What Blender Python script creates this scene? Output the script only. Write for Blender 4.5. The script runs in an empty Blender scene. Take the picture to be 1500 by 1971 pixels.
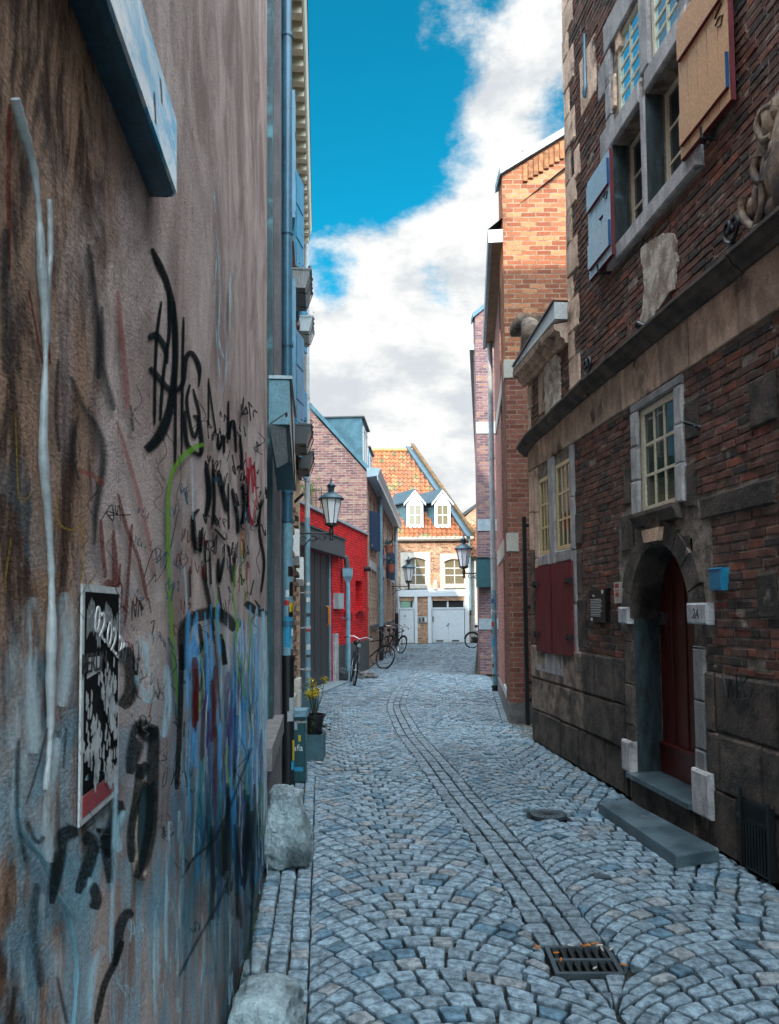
import bpy, math, random
from mathutils import Vector, noise as mn
import numpy as np
R = math.radians
rnd = random.Random(7)
scn = bpy.context.scene
C = scn.collection
# ------------------------------------------------------------------ camera
PITCH, ROLL, PCY = R(3.09), -.0084, 1093.0
cd = bpy.data.cameras.new("camera"); cam = bpy.data.objects.new("camera", cd); C.objects.link(cam)
cam.location = (0, 0, 1.7); from mathutils import Matrix
CROT = Matrix.Rotation(math.pi/2+PITCH, 3, 'X') @ Matrix.Rotation(ROLL, 3, 'Z'); cam.rotation_euler = CROT.to_euler()
cd.sensor_fit = 'VERTICAL'; cd.sensor_height = 36; cd.sensor_width = 36*1500/1971
cd.lens = 1500/1971*36; cd.shift_y = (PCY-985.5)/1971; cd.clip_start = .05; cd.clip_end = 500
cd.dof.use_dof = True; cd.dof.focus_distance = 8; cd.dof.aperture_fstop = 14
scn.camera = cam
# ------------------------------------------------------------------ world, sun, exposure
SUN_EL, SUN_AZ = R(26), R(-14)      # the sun stands behind the camera, a little to the left
scn.view_settings.view_transform = 'Standard'; scn.view_settings.look = 'None'
scn.view_settings.exposure = 1.48; scn.view_settings.gamma = 1
sd = bpy.data.lights.new("sun", 'SUN'); sun = bpy.data.objects.new("sun", sd); C.objects.link(sun)
sd.energy = 2.0; sd.angle = R(.5); sd.color = (1, .84, .66)
tow = Vector((math.sin(SUN_AZ)*math.cos(SUN_EL), -math.cos(SUN_AZ)*math.cos(SUN_EL), math.sin(SUN_EL)))
sun.rotation_euler = tow.to_track_quat('Z', 'Y').to_euler()

class NT:
    def __init__(s, tree): s.t = tree; s.n = tree.nodes; s.l = tree.links; s.n.clear()
    def a(s, typ, ins=None, **props):
        nd = s.n.new('ShaderNode'+typ)
        for k, v in props.items(): setattr(nd, k, v)
        for k, v in (ins or {}).items(): s.set(nd.inputs[k], v)
        return nd
    def set(s, sock, v):
        if isinstance(v, bpy.types.NodeSocket): s.l.new(v, sock)
        elif isinstance(v, (tuple, list)) and sock.type == 'RGBA' and len(v) == 3: sock.default_value = (*v, 1)
        else: sock.default_value = v
    def m(s, op, a, b=0., c=None, clamp=False):
        nd = s.n.new('ShaderNodeMath'); nd.operation = op; nd.use_clamp = clamp
        s.set(nd.inputs[0], a); s.set(nd.inputs[1], b)
        if c is not None: s.set(nd.inputs[2], c)
        return nd.outputs[0]
    def mix(s, f, a, b, bt='MIX'):
        nd = s.n.new('ShaderNodeMix'); nd.data_type = 'RGBA'; nd.blend_type = bt
        s.set(nd.inputs[0], f); s.set(nd.inputs[6], a); s.set(nd.inputs[7], b)
        return nd.outputs[2]
    def ramp(s, f, a, b):            # smooth 0..1 between a and b
        nd = s.n.new('ShaderNodeMapRange'); nd.interpolation_type = 'SMOOTHSTEP'
        s.set(nd.inputs[0], f); s.set(nd.inputs[1], a); s.set(nd.inputs[2], b)
        return nd.outputs[0]
    def noise(s, vec, scale, detail=4, rough=.55, out=0, dist=0.):
        nd = s.a('TexNoise', {'Scale': scale, 'Detail': detail, 'Roughness': rough, 'Distortion': dist})
        if vec is not None: s.set(nd.inputs['Vector'], vec)
        return nd.outputs[out]
    def scale(s, vec, sx, sy, sz=1, off=(0, 0, 0)):
        nd = s.a('Mapping', {'Vector': vec, 'Scale': (sx, sy, sz), 'Location': off}); return nd.outputs[0]

world = bpy.data.worlds.new("World"); scn.world = world; world.use_nodes = True
w = NT(world.node_tree)
sky = w.a('TexSky', sky_type='NISHITA'); sky.sun_disc = False; sky.sun_elevation = SUN_EL; sky.sun_rotation = math.pi+SUN_AZ*-1
sky.altitude = 50; sky.air_density = 1.0; sky.dust_density = .4; sky.ozone_density = 2.5
wc = w.a('TexCoord').outputs['Generated']
def pdir(px, py):
    return CROT @ Vector(((px-750)/1500, (PCY-py)/1500, -1))
# cloud cover: a noise field over directions, with more cover where banks of cloud stand
base = w.m('MULTIPLY', w.m('SUBTRACT', w.noise(w.scale(wc, 1, 1, 1.6, (3.1, 1.2, 4.4)), 5.5, 12, .62, dist=.15), .5), 3.9)
base = w.m('ADD', base, w.m('MULTIPLY', w.m('SUBTRACT', w.noise(w.scale(wc, 1, 1, 1.6, (7, 2, 1)), 17, 10, .68), .5), 1.7))
cov = base
for px, py, rad, amt in ((965, 310, 8.5, .9), (880, 210, 4, .45), (1080, 130, 5, .45), (900, 560, 7, .35), (960, 430, 5, .5), (700, 700, 10, .55), (980, -40, 4, .35), (760, 950, 16, 1.0), (900, 800, 9, .3), (690, 40, 12, -1.3), (660, 330, 8, -.9), (790, 180, 5, -.5), (680, 400, 5, -.9), (760, 510, 3, .35),
                         (890, 110, 4, .35), (930, 60, 3, -.5), (1080, 195, 2, -.9), (650, 560, 2.2, -.7), (600, 520, 2.5, .4), (960, 620, 3, -.35), (885, 535, 2.6, -1.3), (820, 545, 1.6, -.8), (925, 60, 2.4, -1.1), (880, 655, 3, -.5), (640, 545, 5, .8), (780, 480, 4, .5), (1010, 20, 4, .9), (835, 15, 2.2, 1.1), (960, 120, 3, .5), (840, 180, 4, .15)):
    dd = pdir(px, py).normalized()
    dot = w.a('VectorMath', {0: wc, 1: tuple(dd)}, operation='DOT_PRODUCT').outputs['Value']
    cov = w.m('ADD', cov, w.m('MULTIPLY', w.ramp(dot, math.cos(R(rad*1.6)), 1.0), amt))
den = w.ramp(cov, -.22, .9)
shade = w.noise(w.scale(wc, 1, 1, 2.0, (9, 5, 2)), 6.5, 8, .62)
K = .265
ccol = w.mix(w.ramp(w.m('ADD', shade, w.m('MULTIPLY', base, .12)), .38, .6), (8.6*K, 9.1*K, 9.6*K), (12.6*K, 12.6*K, 12.4*K))
blue = w.mix(1, sky.outputs[0], (.02, .60, .60), 'MULTIPLY')
seen = w.mix(den, blue, ccol)
# fill brightness added to the unseen sky overhead and behind the camera, lifting the shade
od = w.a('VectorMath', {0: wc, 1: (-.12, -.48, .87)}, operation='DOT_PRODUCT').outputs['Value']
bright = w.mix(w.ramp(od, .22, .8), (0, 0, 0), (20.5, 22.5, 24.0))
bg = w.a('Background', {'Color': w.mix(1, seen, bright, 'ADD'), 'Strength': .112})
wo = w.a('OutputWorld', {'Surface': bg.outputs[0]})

# ------------------------------------------------------------------ materials
MT = {}
def pmat(name, col, rough=.8, metal=0., spec=.5, fn=None, bump=None, ior=1.5):
    m = bpy.data.materials.new(name); m.use_nodes = True; t = NT(m.node_tree)
    o = t.a('OutputMaterial'); b = t.a('BsdfPrincipled', {'Roughness': rough, 'Metallic': metal, 'IOR': ior})
    b.inputs['Specular IOR Level'].default_value = spec
    t.l.new(b.outputs[0], o.inputs[0])
    if fn: fn(t, b)
    else: t.set(b.inputs['Base Color'], col)
    MT[name] = m; return m
def uvc(t): return t.a('UVMap').outputs[0]
def obc(t): return t.a('TexCoord').outputs['Object']
def bumpn(t, b, h, strength=.5, dist=.01):
    bp = t.a('Bump', {'Height': h, 'Strength': strength, 'Distance': dist}); t.l.new(bp.outputs[0], b.inputs['Normal'])
def mottled(name, c1, c2, scale=6, rough=.8, bump=.3, bs=60, metal=0., streak=1., spec=.5, ca=False, dirt=None, dist=.006, ior=1.5):
    """two tones mixed by noise, optional per-piece tint from the colour attribute"""
    def fn(t, b):
        v = uvc(t) if streak != 1 else obc(t)
        if streak != 1: v = t.scale(v, streak, 1)
        n1 = t.noise(v, scale, 6, .6); f = t.ramp(n1, .35, .65)
        col = t.mix(f, c1, c2)
        if ca:
            at = t.a('Attribute', attribute_name='Col'); col = t.mix(1, col, at.outputs['Color'], 'MULTIPLY')
        fine = t.noise(obc(t), bs, 5, .65)
        col = t.mix(t.ramp(fine, .3, .75), t.mix(.35, col, (0, 0, 0)), col)
        if dirt:
            dn = t.noise(obc(t), dirt[1], 5, .6); col = t.mix(t.ramp(dn, dirt[2], dirt[2]+.15), col, dirt[0])
        t.set(b.inputs['Base Color'], col)
        if bump: bumpn(t, b, t.m('ADD', t.m('MULTIPLY', n1, .6), fine), bump, dist)
    return pmat(name, None, rough, metal, spec, fn, ior=ior)
def bricks(name, c1, c2, mortar, bw=.215, rh=.066, ms=.009, bump=.8, rough=.85, wob=.006, stain=None, c3=None, noise_amt=.5, white=None):
    def fn(t, b):
        uv = uvc(t)
        nz = t.noise(uv, 3, 3, .5, out=1)
        dv = t.a('VectorMath', {0: nz, 1: (.5, .5, .5)}, operation='SUBTRACT').outputs[0]
        dv = t.a('VectorMath', {0: dv, 'Scale': wob*2}, operation='SCALE').outputs[0]
        p = t.a('VectorMath', {0: uv, 1: dv}, operation='ADD').outputs[0]
        br = t.a('TexBrick', {'Vector': p, 'Scale': 1., 'Color1': (0, 0, 0), 'Color2': (1, 1, 1), 'Mortar': (.5, .5, .5), 'Mortar Size': ms, 'Mortar Smooth': .15, 'Bias': 0., 'Brick Width': bw, 'Row Height': rh})
        br.offset = .5
        r = br.outputs['Color']; fac = br.outputs['Fac']
        rr = t.a('SeparateColor', {0: r}).outputs[0]
        col = t.mix(t.ramp(rr, .1, .9), c1, c2)
        if c3:
            k = t.m('FRACT', t.m('MULTIPLY', rr, 7.31)); col = t.mix(t.ramp(k, .72, .8), col, c3)
        n1 = t.noise(uv, 30, 6, .65)
        col = t.mix(t.m('MULTIPLY', t.ramp(n1, .35, .7), noise_amt), col, (.02, .015, .012))
        mcol = t.mix(t.ramp(t.noise(uv, 9, 4), .35, .65), mortar, tuple(x*.55 for x in mortar))
        col = t.mix(fac, col, mcol)
        if stain:
            sn = t.noise(t.scale(uv, 1, .45), stain[1], 6, .6); col = t.mix(t.m('MULTIPLY', t.ramp(sn, stain[2], stain[2]+.2), stain[3]), col, stain[0])
        if white:
            sn = t.noise(uv, white[1], 6, .7); col = t.mix(t.m('MULTIPLY', t.ramp(sn, white[2], white[2]+.1), white[3]), col, white[0])
        t.set(b.inputs['Base Color'], col)
        h = t.m('ADD', t.m('MULTIPLY', t.m('SUBTRACT', 1, fac), 1.), t.m('MULTIPLY', n1, .45))
        bumpn(t, b, h, bump, .012)
    return pmat(name, None, rough, 0, .3, fn)

mottled('cobble', (.32, .44, .51), (.11, .165, .205), 24, .6, .9, 110, ca=True, dist=.004, dirt=((.10, .13, .14), 1.9, .66))
mottled('slabstone', (.27, .34, .38), (.16, .20, .23), 14, .5, .3, 120, ca=True, dist=.003)
def joint_fn(t, b):
    v = obc(t); n = t.noise(v, .9, 5, .6); g = t.noise(v, 30, 4, .6)
    c = t.mix(t.ramp(g, .3, .7), (.006, .008, .008), (.022, .022, .018))
    c = t.mix(t.m('MULTIPLY', t.ramp(n, .5, .7), t.ramp(g, .4, .6)), c, (.10, .12, .02))
    t.set(b.inputs['Base Color'], c); bumpn(t, b, g, .8, .01)
pmat('joints', None, .95, fn=joint_fn)
bricks('brick_sunlit', (.46, .165, .08), (.30, .095, .05), (.46, .32, .23), .23, .075, .009, .9, c3=(.60, .27, .13), noise_amt=.35, stain=((.06, .04, .03), .9, .55, .55))  # gable brick in its sunlit tone; the next material is its shaded tone
bricks('brick_shaded', (.36, .13, .085), (.22, .07, .05), (.36, .27, .21), .23, .075, .008, .9, c3=(.33, .13, .09), noise_amt=.4)
bricks('brick_pink', (.50, .20, .16), (.36, .13, .11), (.45, .34, .30), .23, .075, .008, .7, noise_amt=.3)
bricks('brick_purple', (.24, .12, .13), (.14, .075, .09), (.26, .24, .25), .22, .07, .008, .8, c3=(.30, .16, .13), noise_amt=.4)
bricks('brick_gable', (.36, .145, .115), (.19, .085, .08), (.40, .32, .29), .23, .072, .01, .8, c3=(.42, .23, .16), noise_amt=.35)
bricks('brick_row', (.42, .24, .16), (.27, .15, .11), (.42, .36, .31), .22, .068, .012, .9, c3=(.5, .32, .2), noise_amt=.35)
bricks('brick_far', (.40, .15, .09), (.48, .27, .15), (.50, .39, .28), .23, .072, .014, .8, c3=(.22, .09, .06), noise_amt=.3, wob=.012, white=((.60, .46, .31), 1.6, .52, .75))
bricks('brick_ochre', (.55, .33, .17), (.36, .20, .11), (.50, .40, .28), .22, .068, .012, .9, c3=(.62, .42, .2), noise_amt=.35, wob=.01)
bricks('brick_redpaint', (.80, .014, .018), (.50, .006, .010), (.36, .006, .008), .22, .068, .012, 1., rough=.7, noise_amt=.25, wob=.01, stain=((.25, .01, .01), 2, .6, .5))
bricks('brick_white', (.72, .74, .74), (.65, .68, .7), (.5, .52, .54), .22, .068, .01, .7, noise_amt=.1)
mottled('oldbrick', (.85, .85, .85), (.42, .40, .40), 9, .85, .9, 55, ca=True, dist=.012, dirt=((.40, .33, .28), 8, .60))
mottled('oldmortar', (.42, .34, .28), (.15, .115, .095), 9, .95, .9, 50, dist=.012)
mottled('marl', (.80, .58, .45), (.46, .31, .235), 3.5, .85, .7, 45, streak=2.2, ca=True, dist=.008, dirt=((.05, .035, .03), 2.2, .57))
mottled('bluestone', (.50, .48, .49), (.30, .295, .31), 4, .7, .5, 60, streak=2.2, ca=True, dist=.006, dirt=((.06, .06, .065), 3, .6))
mottled('darkstone', (.15, .112, .09), (.035, .028, .024), 4.5, .85, 1., 30, ca=True, dist=.02, dirt=((.36, .28, .23), 4.5, .64))
mottled('darkcornice', (.16, .125, .10), (.06, .05, .045), 5, .8, .8, 40, dist=.01, dirt=((.24, .16, .09), 3, .62))
mottled('teal_slab', (.13, .19, .22), (.05, .08, .10), 3, .38, .15, 80, dist=.003, dirt=((.22, .25, .25), 4, .6))
def paint(name, col, rough=.35, metal=0., var=.25, bump=.08, spec=.5):
    return mottled(name, col, tuple(x*(1-var) for x in col), 5, rough, bump, 60, metal=metal, spec=spec, dist=.002)
mottled('maroon', (.21, .008, .018), (.11, .006, .012), 3, .55, .3, 60, streak=9, dist=.003); mottled('maroon_door', (.14, .014, .009), (.06, .008, .006), 3, .38, .3, 60, streak=9, dist=.003); paint('maroon_dark', (.07, .006, .012))
paint('peach', (.88, .50, .27), .22, var=.06); paint('iceblue', (.58, .72, .86), .2, var=.06); paint('royal', (.02, .12, .32), .3)  # peach and ice blue put differing reflections into the cream shutters' colour
paint('cream', (.88, .78, .60), .35, var=.05); paint('yellowcream', (.90, .70, .38), .4, var=.12); paint('white', (.80, .82, .83), .4, var=.08); paint('offwhite', (.70, .66, .58), .5)
paint('white_door', (.72, .80, .85), .35, var=.05); paint('pipe_blue', (.045, .16, .25), .35, var=.3); paint('pipe_cyan', (.22, .42, .52), .4, var=.25)
paint('pipe_pale', (.50, .55, .58), .4); paint('zinc', (.12, .25, .31), .38, metal=.35, var=.3); paint('zinc_pale', (.42, .52, .58), .4, metal=.2)
paint('black', (.012, .014, .016), .4); paint('black_gloss', (.01, .011, .012), .2); paint('iron', (.02, .026, .03), .45, metal=.3); paint('irongrey', (.09, .12, .14), .5, metal=.4)
paint('teal', (.015, .085, .105), .4, var=.2); paint('teal_box', (.02, .10, .12), .5); paint('planter', (.06, .15, .19), .55); paint('blue_shutter', (.012, .06, .13), .4)
paint('skyblue_shutter', (.03, .24, .40), .35); paint('red_paint', (.55, .02, .02)); paint('yellow', (.72, .52, .03)); paint('signblue', (.03, .34, .60), .3)
paint('green_leaf', (.09, .12, .02), .6); paint('yellow_flower', (.75, .58, .02), .6); paint('red_flower', (.55, .03, .02), .6); paint('orange', (.75, .25, .04)); paint('terracotta', (.50, .16, .10), .7)
paint('lead', (.035, .085, .12), .45, metal=.2); paint('chrome', (.5, .52, .55), .2, metal=.9); paint('darkgrey', (.07, .08, .085), .6); paint('slateplinth', (.055, .065, .065), .7)
mottled('printblack', (.02, .022, .024), (.012, .013, .015), 4, 1., 0, 60, spec=.02); mottled('printwhite', (.75, .78, .78), (.6, .64, .66), 30, 1., 0, 60, spec=.05)
mottled('soffit', (.42, .27, .15), (.28, .18, .10), 4, .7, .2, 60); mottled('patchplaster', (.80, .70, .60), (.34, .25, .20), 7, .9, .8, 40, dist=.01, dirt=((.22, .12, .09), 6, .60)); mottled('mossbrick', (.15, .08, .03), (.07, .045, .02), 6, .9, .6, 50)
paint('rubber', (.01, .01, .01), .8); paint('saddle', (.02, .02, .022), .5); paint('greybox', (.40, .46, .48), .5); paint('dress', (.6, .6, .58)); paint('stem', (.05, .05, .02), .8)
mottled('gatewood', (.05, .055, .055), (.018, .021, .022), 4, .45, .3, 60, streak=9)
mottled('boulder', (.48, .62, .66), (.10, .135, .15), 4, .8, 1., 22, dist=.04, dirt=((.07, .06, .02), 2.6, .6))
mottled('rubbish', (.2, .2, .2), (.06, .06, .06), 9, .8, .5, 40)
mottled('wetleaf', (.30, .20, .04), (.12, .09, .02), 9, .8, .5, 40)
mottled('plastergrey', (.20, .18, .19), (.13, .12, .13), 3, .8, .4, 70, streak=3)
mottled('tealframe', (.03, .10, .12), (.015, .045, .055), 3, .5, .3, 50, streak=5, dirt=((.10, .28, .33), 3, .55))
mottled('revealstone', (.05, .085, .095), (.018, .026, .03), 4, .7, .5, 50, streak=4, dirt=((.12, .22, .26), 3, .62))
mottled('sillstone', (.27, .25, .24), (.15, .145, .15), 6, .7, .4, 60)
mottled('carved', (.36, .25, .17), (.10, .08, .075), 5, .8, .9, 30, dist=.01, dirt=((.55, .48, .40), 4, .6))
mottled('boardpanel', (.30, .32, .33), (.12, .13, .14), 6, .6, .4, 60, streak=14)
mottled('rooftile', (1, 1, 1), (.62, .58, .55), 8, .75, .4, 60, ca=True)
def gl(name, col, ior, rough=.03):
    pmat(name, col, rough, 0, .5, ior=ior)
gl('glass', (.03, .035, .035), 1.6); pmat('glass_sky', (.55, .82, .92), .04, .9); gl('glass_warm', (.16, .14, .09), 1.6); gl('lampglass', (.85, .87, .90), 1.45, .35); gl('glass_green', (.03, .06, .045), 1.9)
def enamel(t, b):
    n = t.noise(t.scale(uvc(t), 2.5, 6), 3, 7, .7, dist=.8)
    t.set(b.inputs['Base Color'], t.mix(t.ramp(n, .42, .6), (.03, .42, .72), (.80, .86, .88)))  # enamel's blue and white brightened to paint in the sky's reflection
pmat('enamel', None, .12, fn=enamel)
# the big rendered wall: worn plaster with its own stains, in metres along (u) and up (z)
def plaster(t, b):
    uv = uvc(t); sx = t.a('SeparateXYZ', {0: uv}); u, z = sx.outputs[0], sx.outputs[1]
    streak = t.noise(t.scale(uv, 1.3, .9), 1.5, 9, .7, dist=.7)
    blot = t.noise(uv, 2.4, 7, .62, dist=.4); fine = t.noise(t.scale(uv, .6, 1), 170, 4, .7); mid = t.noise(t.scale(uv, .6, 1), 24, 6, .7)
    c = t.mix(t.ramp(streak, .34, .66), (.40, .295, .265), (.86, .70, .65))
    c = t.mix(t.m('MULTIPLY', t.ramp(blot, .45, .7), .45), c, (.40, .30, .31))
    # weathered brown zone at the near end
    edge = t.m('ADD', u, t.m('MULTIPLY', t.m('SUBTRACT', streak, .5), 1.3))
    near = t.m('SUBTRACT', 1, t.ramp(edge, 1.05, 1.48))
    brown = t.mix(t.ramp(t.noise(t.scale(uv, 4.5, 1.5, 1, (4, 1, 0)), 2, 10, .75, dist=.6), .42, .58), (.035, .016, .008), (.44, .27, .18))
    c = t.mix(t.m('MULTIPLY', near, .92), c, brown)
    # pale blue wash low down at the near end
    wz = t.m('SUBTRACT', 1, t.ramp(t.m('ADD', z, t.m('MULTIPLY', t.m('SUBTRACT', blot, .5), 1.2)), 1.05, 1.7))
    wash = t.m('MULTIPLY', t.ramp(t.noise(t.scale(uv, 5, .8, 1, (2, 7, 0)), 2.2, 8, .65), .44, .56), wz)
    c = t.mix(t.m('MULTIPLY', wash, .85), c, (.46, .70, .84))
    # damp dark foot
    foot = t.m('SUBTRACT', 1, t.ramp(t.m('ADD', z, t.m('MULTIPLY', t.m('SUBTRACT', streak, .5), 1.1)), .0, .75))
    c = t.mix(t.m('MULTIPLY', foot, .8), c, (.045, .06, .068))
    # scattered paint drifts
    dr = t.noise(t.scale(uv, 1.6, 2.2, 1, (7, 3, 0)), 2, 7, .6)
    lowm = t.m('SUBTRACT', 1, t.ramp(z, 1.2, 2.1))
    c = t.mix(t.m('MULTIPLY', t.m('MULTIPLY', t.ramp(dr, .52, .6), lowm), .6), c, (.20, .48, .64))
    # hairline cracks running down the render
    cr = t.noise(t.scale(uv, 1.6, .22, 1, (1, 8, 0)), 3.5, 6, .6, dist=.3)
    crack = t.m('SUBTRACT', 1, t.ramp(t.m('ABSOLUTE', t.m('SUBTRACT', cr, .5)), .0005, .004))
    c = t.mix(t.m('MULTIPLY', crack, .5), c, (.05, .04, .035))
    c = t.mix(t.ramp(fine, .40, .62), t.mix(.36, c, (.02, .01, .01)), c)
    pits = t.noise(t.scale(uv, .5, 1), 46, 5, .7); c = t.mix(t.m('MULTIPLY', t.ramp(pits, .60, .68), .6), c, (.10, .07, .06))
    c = t.mix(t.m('MULTIPLY', t.ramp(mid, .6, .72), .35), c, (.55, .50, .47))
    t.set(b.inputs['Base Color'], c)
    bumpn(t, b, t.m('ADD', t.m('ADD', t.m('MULTIPLY', fine, .7), mid), t.m('MULTIPLY', blot, 1.5)), .6, .008)
pmat('plaster', None, 1., spec=.05, fn=plaster)
def spray(name, col, amt=.95, soft=.35, grain=.5, patchy=0):
    m = bpy.data.materials.new(name); m.use_nodes = True; t = NT(m.node_tree)
    o = t.a('OutputMaterial'); b = t.a('BsdfPrincipled', {'Roughness': 1., 'Base Color': col, 'Specular IOR Level': 0.}); tr = t.a('BsdfTransparent')
    uv = uvc(t); sx = t.a('SeparateXYZ', {0: uv}).outputs[1]
    d = t.m('MULTIPLY', t.m('SUBTRACT', .5, t.m('ABSOLUTE', t.m('SUBTRACT', sx, .5))), 2)
    g = t.noise(obc(t), 210, 3, .7); g2 = t.noise(obc(t), 14, 4, .6)
    d2 = t.m('ADD', d, t.m('MULTIPLY', t.m('SUBTRACT', g2, .5), .35))
    a = t.ramp(d2, .02, soft); a = t.m('MULTIPLY', a, t.m('ADD', 1-grain, t.m('MULTIPLY', t.ramp(g, .36, .56), grain)))
    if patchy: a = t.m('MULTIPLY', a, t.ramp(t.noise(t.scale(obc(t), 1, 3, 1), 5, 8, .72), .40, .60))
    a = t.m('MULTIPLY', a, amt, clamp=True)
    mx = t.a('MixShader', {0: a, 1: tr.outputs[0], 2: b.outputs[0]}); t.l.new(mx.outputs[0], o.inputs[0]); MT[name] = m
spray('sp_black', (.012, .018, .02), .95, .45, .18); spray('sp_softblack', (.015, .025, .03), .8, .9, .3); spray('sp_maroon', (.13, .02, .014), .85, .4); spray('sp_pink', (.32, .07, .06), .6, .6)
spray('sp_green', (.16, .42, .03), .85, .6); spray('sp_blue', (.10, .50, .95), .70, .9); spray('sp_pale', (.48, .78, .92), .85, .9, .3, 1); spray('sp_white', (.62, .78, .85), .85, .95, .3, 1)
spray('sp_red', (.52, .03, .06), .85, .4); spray('sp_yellow', (.42, .27, .03), .65, .5); spray('sp_purple', (.10, .08, .28), .6, .7); spray('sp_brown', (.04, .02, .012), .8, .8); spray('sp_teal', (.03, .15, .19), .34, .9); spray('sp_teal2', (.05, .12, .17), .8, .5, .2); spray('sp_orange', (.5, .14, .03), .8, .5)
spray('sp_plaster', (.36, .28, .255), .9, .5)

# ------------------------------------------------------------------ helpers
ORG = {}
def tag(o, label=None, cat=None, group=None, kind=None):
    if label: o['label'] = label
    if cat: o['category'] = cat
    if group: o['group'] = group
    if kind: o['kind'] = kind
    return o
def thing(name, loc, label, cat, group=None):
    o = bpy.data.objects.new(name, None); C.objects.link(o); o.location = loc; o.empty_display_size = .1
    ORG[o.name] = Vector(loc); tag(o, label, cat, group); return o
class Fr:
    """a facade: u runs along the wall on the ground, n out of it towards the street, z up"""
    def __init__(s, p0, p1, side):
        s.o = Vector((p0[0], p0[1], 0)); d = Vector((p1[0]-p0[0], p1[1]-p0[1], 0)); s.L = d.length; s.d = d.normalized()
        n = Vector((s.d.y, -s.d.x, 0)); s.n = n if n.x*side[0]+n.y*side[1] > 0 else -n
    def P(s, u, n, z): return s.o+s.d*u+s.n*n+Vector((0, 0, z))
    def uz(s, px, py, n=0.):
        r = pdir(px, py); c = Vector((0, 0, 1.7)); o = s.o+s.n*n
        t = (o-c).dot(s.n)/r.dot(s.n); q = c+r*t
        return (q-s.o).dot(s.d), q.z
    def U(s, px, py=1100, n=0.): return s.uz(px, py, n)[0]
    def Z(s, px, py, n=0.): return s.uz(px, py, n)[1]
    def uy(s, y): return (y-s.o.y)/s.d.y
WF = Fr((0, 0), (1, 0), (0, -1))     # u = world x, n = -y
class MB:
    def __init__(s): s.v = []; s.f = []; s.uv = []; s.mi = []; s.col = []; s.c = (1, 1, 1)
    def face(s, pts, uvs=None, mi=0):
        b = len(s.v); s.v += [tuple(p) for p in pts]; s.f.append(tuple(range(b, b+len(pts))))
        s.uv += (uvs or [(p[0], p[2]) for p in pts]); s.mi.append(mi); s.col += [s.c]*len(pts)
    def box(s, fr, u0, u1, n0, n1, z0, z1, mi=0, skip=''):
        if u0 > u1: u0, u1 = u1, u0
        if z0 > z1: z0, z1 = z1, z0
        if n0 > n1: n0, n1 = n1, n0
        P = fr.P
        F = [('f', [(u0, n1, z0), (u1, n1, z0), (u1, n1, z1), (u0, n1, z1)], 0), ('b', [(u1, n0, z0), (u0, n0, z0), (u0, n0, z1), (u1, n0, z1)], 0),
             ('l', [(u0, n0, z0), (u0, n1, z0), (u0, n1, z1), (u0, n0, z1)], 1), ('r', [(u1, n1, z0), (u1, n0, z0), (u1, n0, z1), (u1, n1, z1)], 1),
             ('t', [(u0, n1, z1), (u1, n1, z1), (u1, n0, z1), (u0, n0, z1)], 2), ('d', [(u0, n0, z0), (u1, n0, z0), (u1, n1, z0), (u0, n1, z0)], 2)]
        for k, q, w_ in F:
            if k in skip: continue
            s.face([P(*a) for a in q], [((a[0], a[2]) if w_ == 0 else (a[1], a[2]) if w_ == 1 else (a[0], a[1])) for a in q], mi)
    def prism(s, fr, poly, n0, n1, mi=0):
        """poly of (u,z), extruded from n0 to n1"""
        P = fr.P
        s.face([P(u, n1, z) for u, z in poly], [(u, z) for u, z in poly], mi)
        s.face([P(u, n0, z) for u, z in reversed(poly)], [(u, z) for u, z in reversed(poly)], mi)
        for i in range(len(poly)):
            a, b = poly[i], poly[(i+1) % len(poly)]; L = math.dist(a, b)
            s.face([P(a[0], n0, a[1]), P(b[0], n0, b[1]), P(b[0], n1, b[1]), P(a[0], n1, a[1])], [(0, n0), (L, n0), (L, n1), (0, n1)], mi)
    def profile(s, fr, prof, u0, u1, z0=0., z1=None, mi=0):
        """prof of (n,z), swept along u; z offsets may differ at both ends"""
        z1 = z0 if z1 is None else z1; P = fr.P
        A = [P(u0, n, z+z0) for n, z in prof]; B = [P(u1, n, z+z1) for n, z in prof]; acc = 0
        for i in range(len(prof)):
            j = (i+1) % len(prof); L = math.dist(prof[i], prof[j])
            s.face([A[i], B[i], B[j], A[j]], [(u0, acc), (u1, acc), (u1, acc+L), (u0, acc+L)], mi); acc += L
        s.face(A[::-1], [prof[k] for k in range(len(prof)-1, -1, -1)], mi); s.face(B, list(prof), mi)
    def block(s, fr, u0, u1, n0, n1, z0, z1, ch=.008, j=.004, c=None, rot=.0):
        """one laid stone or brick: chamfered, slightly out of true"""
        if c: s.c = c
        if u0 > u1: u0, u1 = u1, u0
        q = [(u0, z0), (u1, z0), (u1, z1), (u0, z1)]
        q = [(a+rnd.uniform(-j, j), b+rnd.uniform(-j, j)) for a, b in q]
        cu = (u0+u1)/2; cz = (z0+z1)/2; tl = rnd.uniform(-rot, rot); t2 = rnd.uniform(-rot, rot)
        inn = []
        for a, b in q:
            inn.append((a+math.copysign(ch, cu-a), b+math.copysign(min(ch, abs(cz-b)*.8), cz-b)))
        P = fr.P
        O = [P(a, n0, b) for a, b in q]; M = [P(a, n1-ch*.8, b) for a, b in q]; I = [P(a, n1+tl*(a-cu)+t2*(b-cz), b) for a, b in inn]
        s.face(I, inn)
        for k in range(4):
            l = (k+1) % 4; s.face([M[k], M[l], I[l], I[k]], [q[k], q[l], inn[l], inn[k]]); s.face([O[k], O[l], M[l], M[k]], [q[k], q[l], q[l], q[k]])
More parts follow.
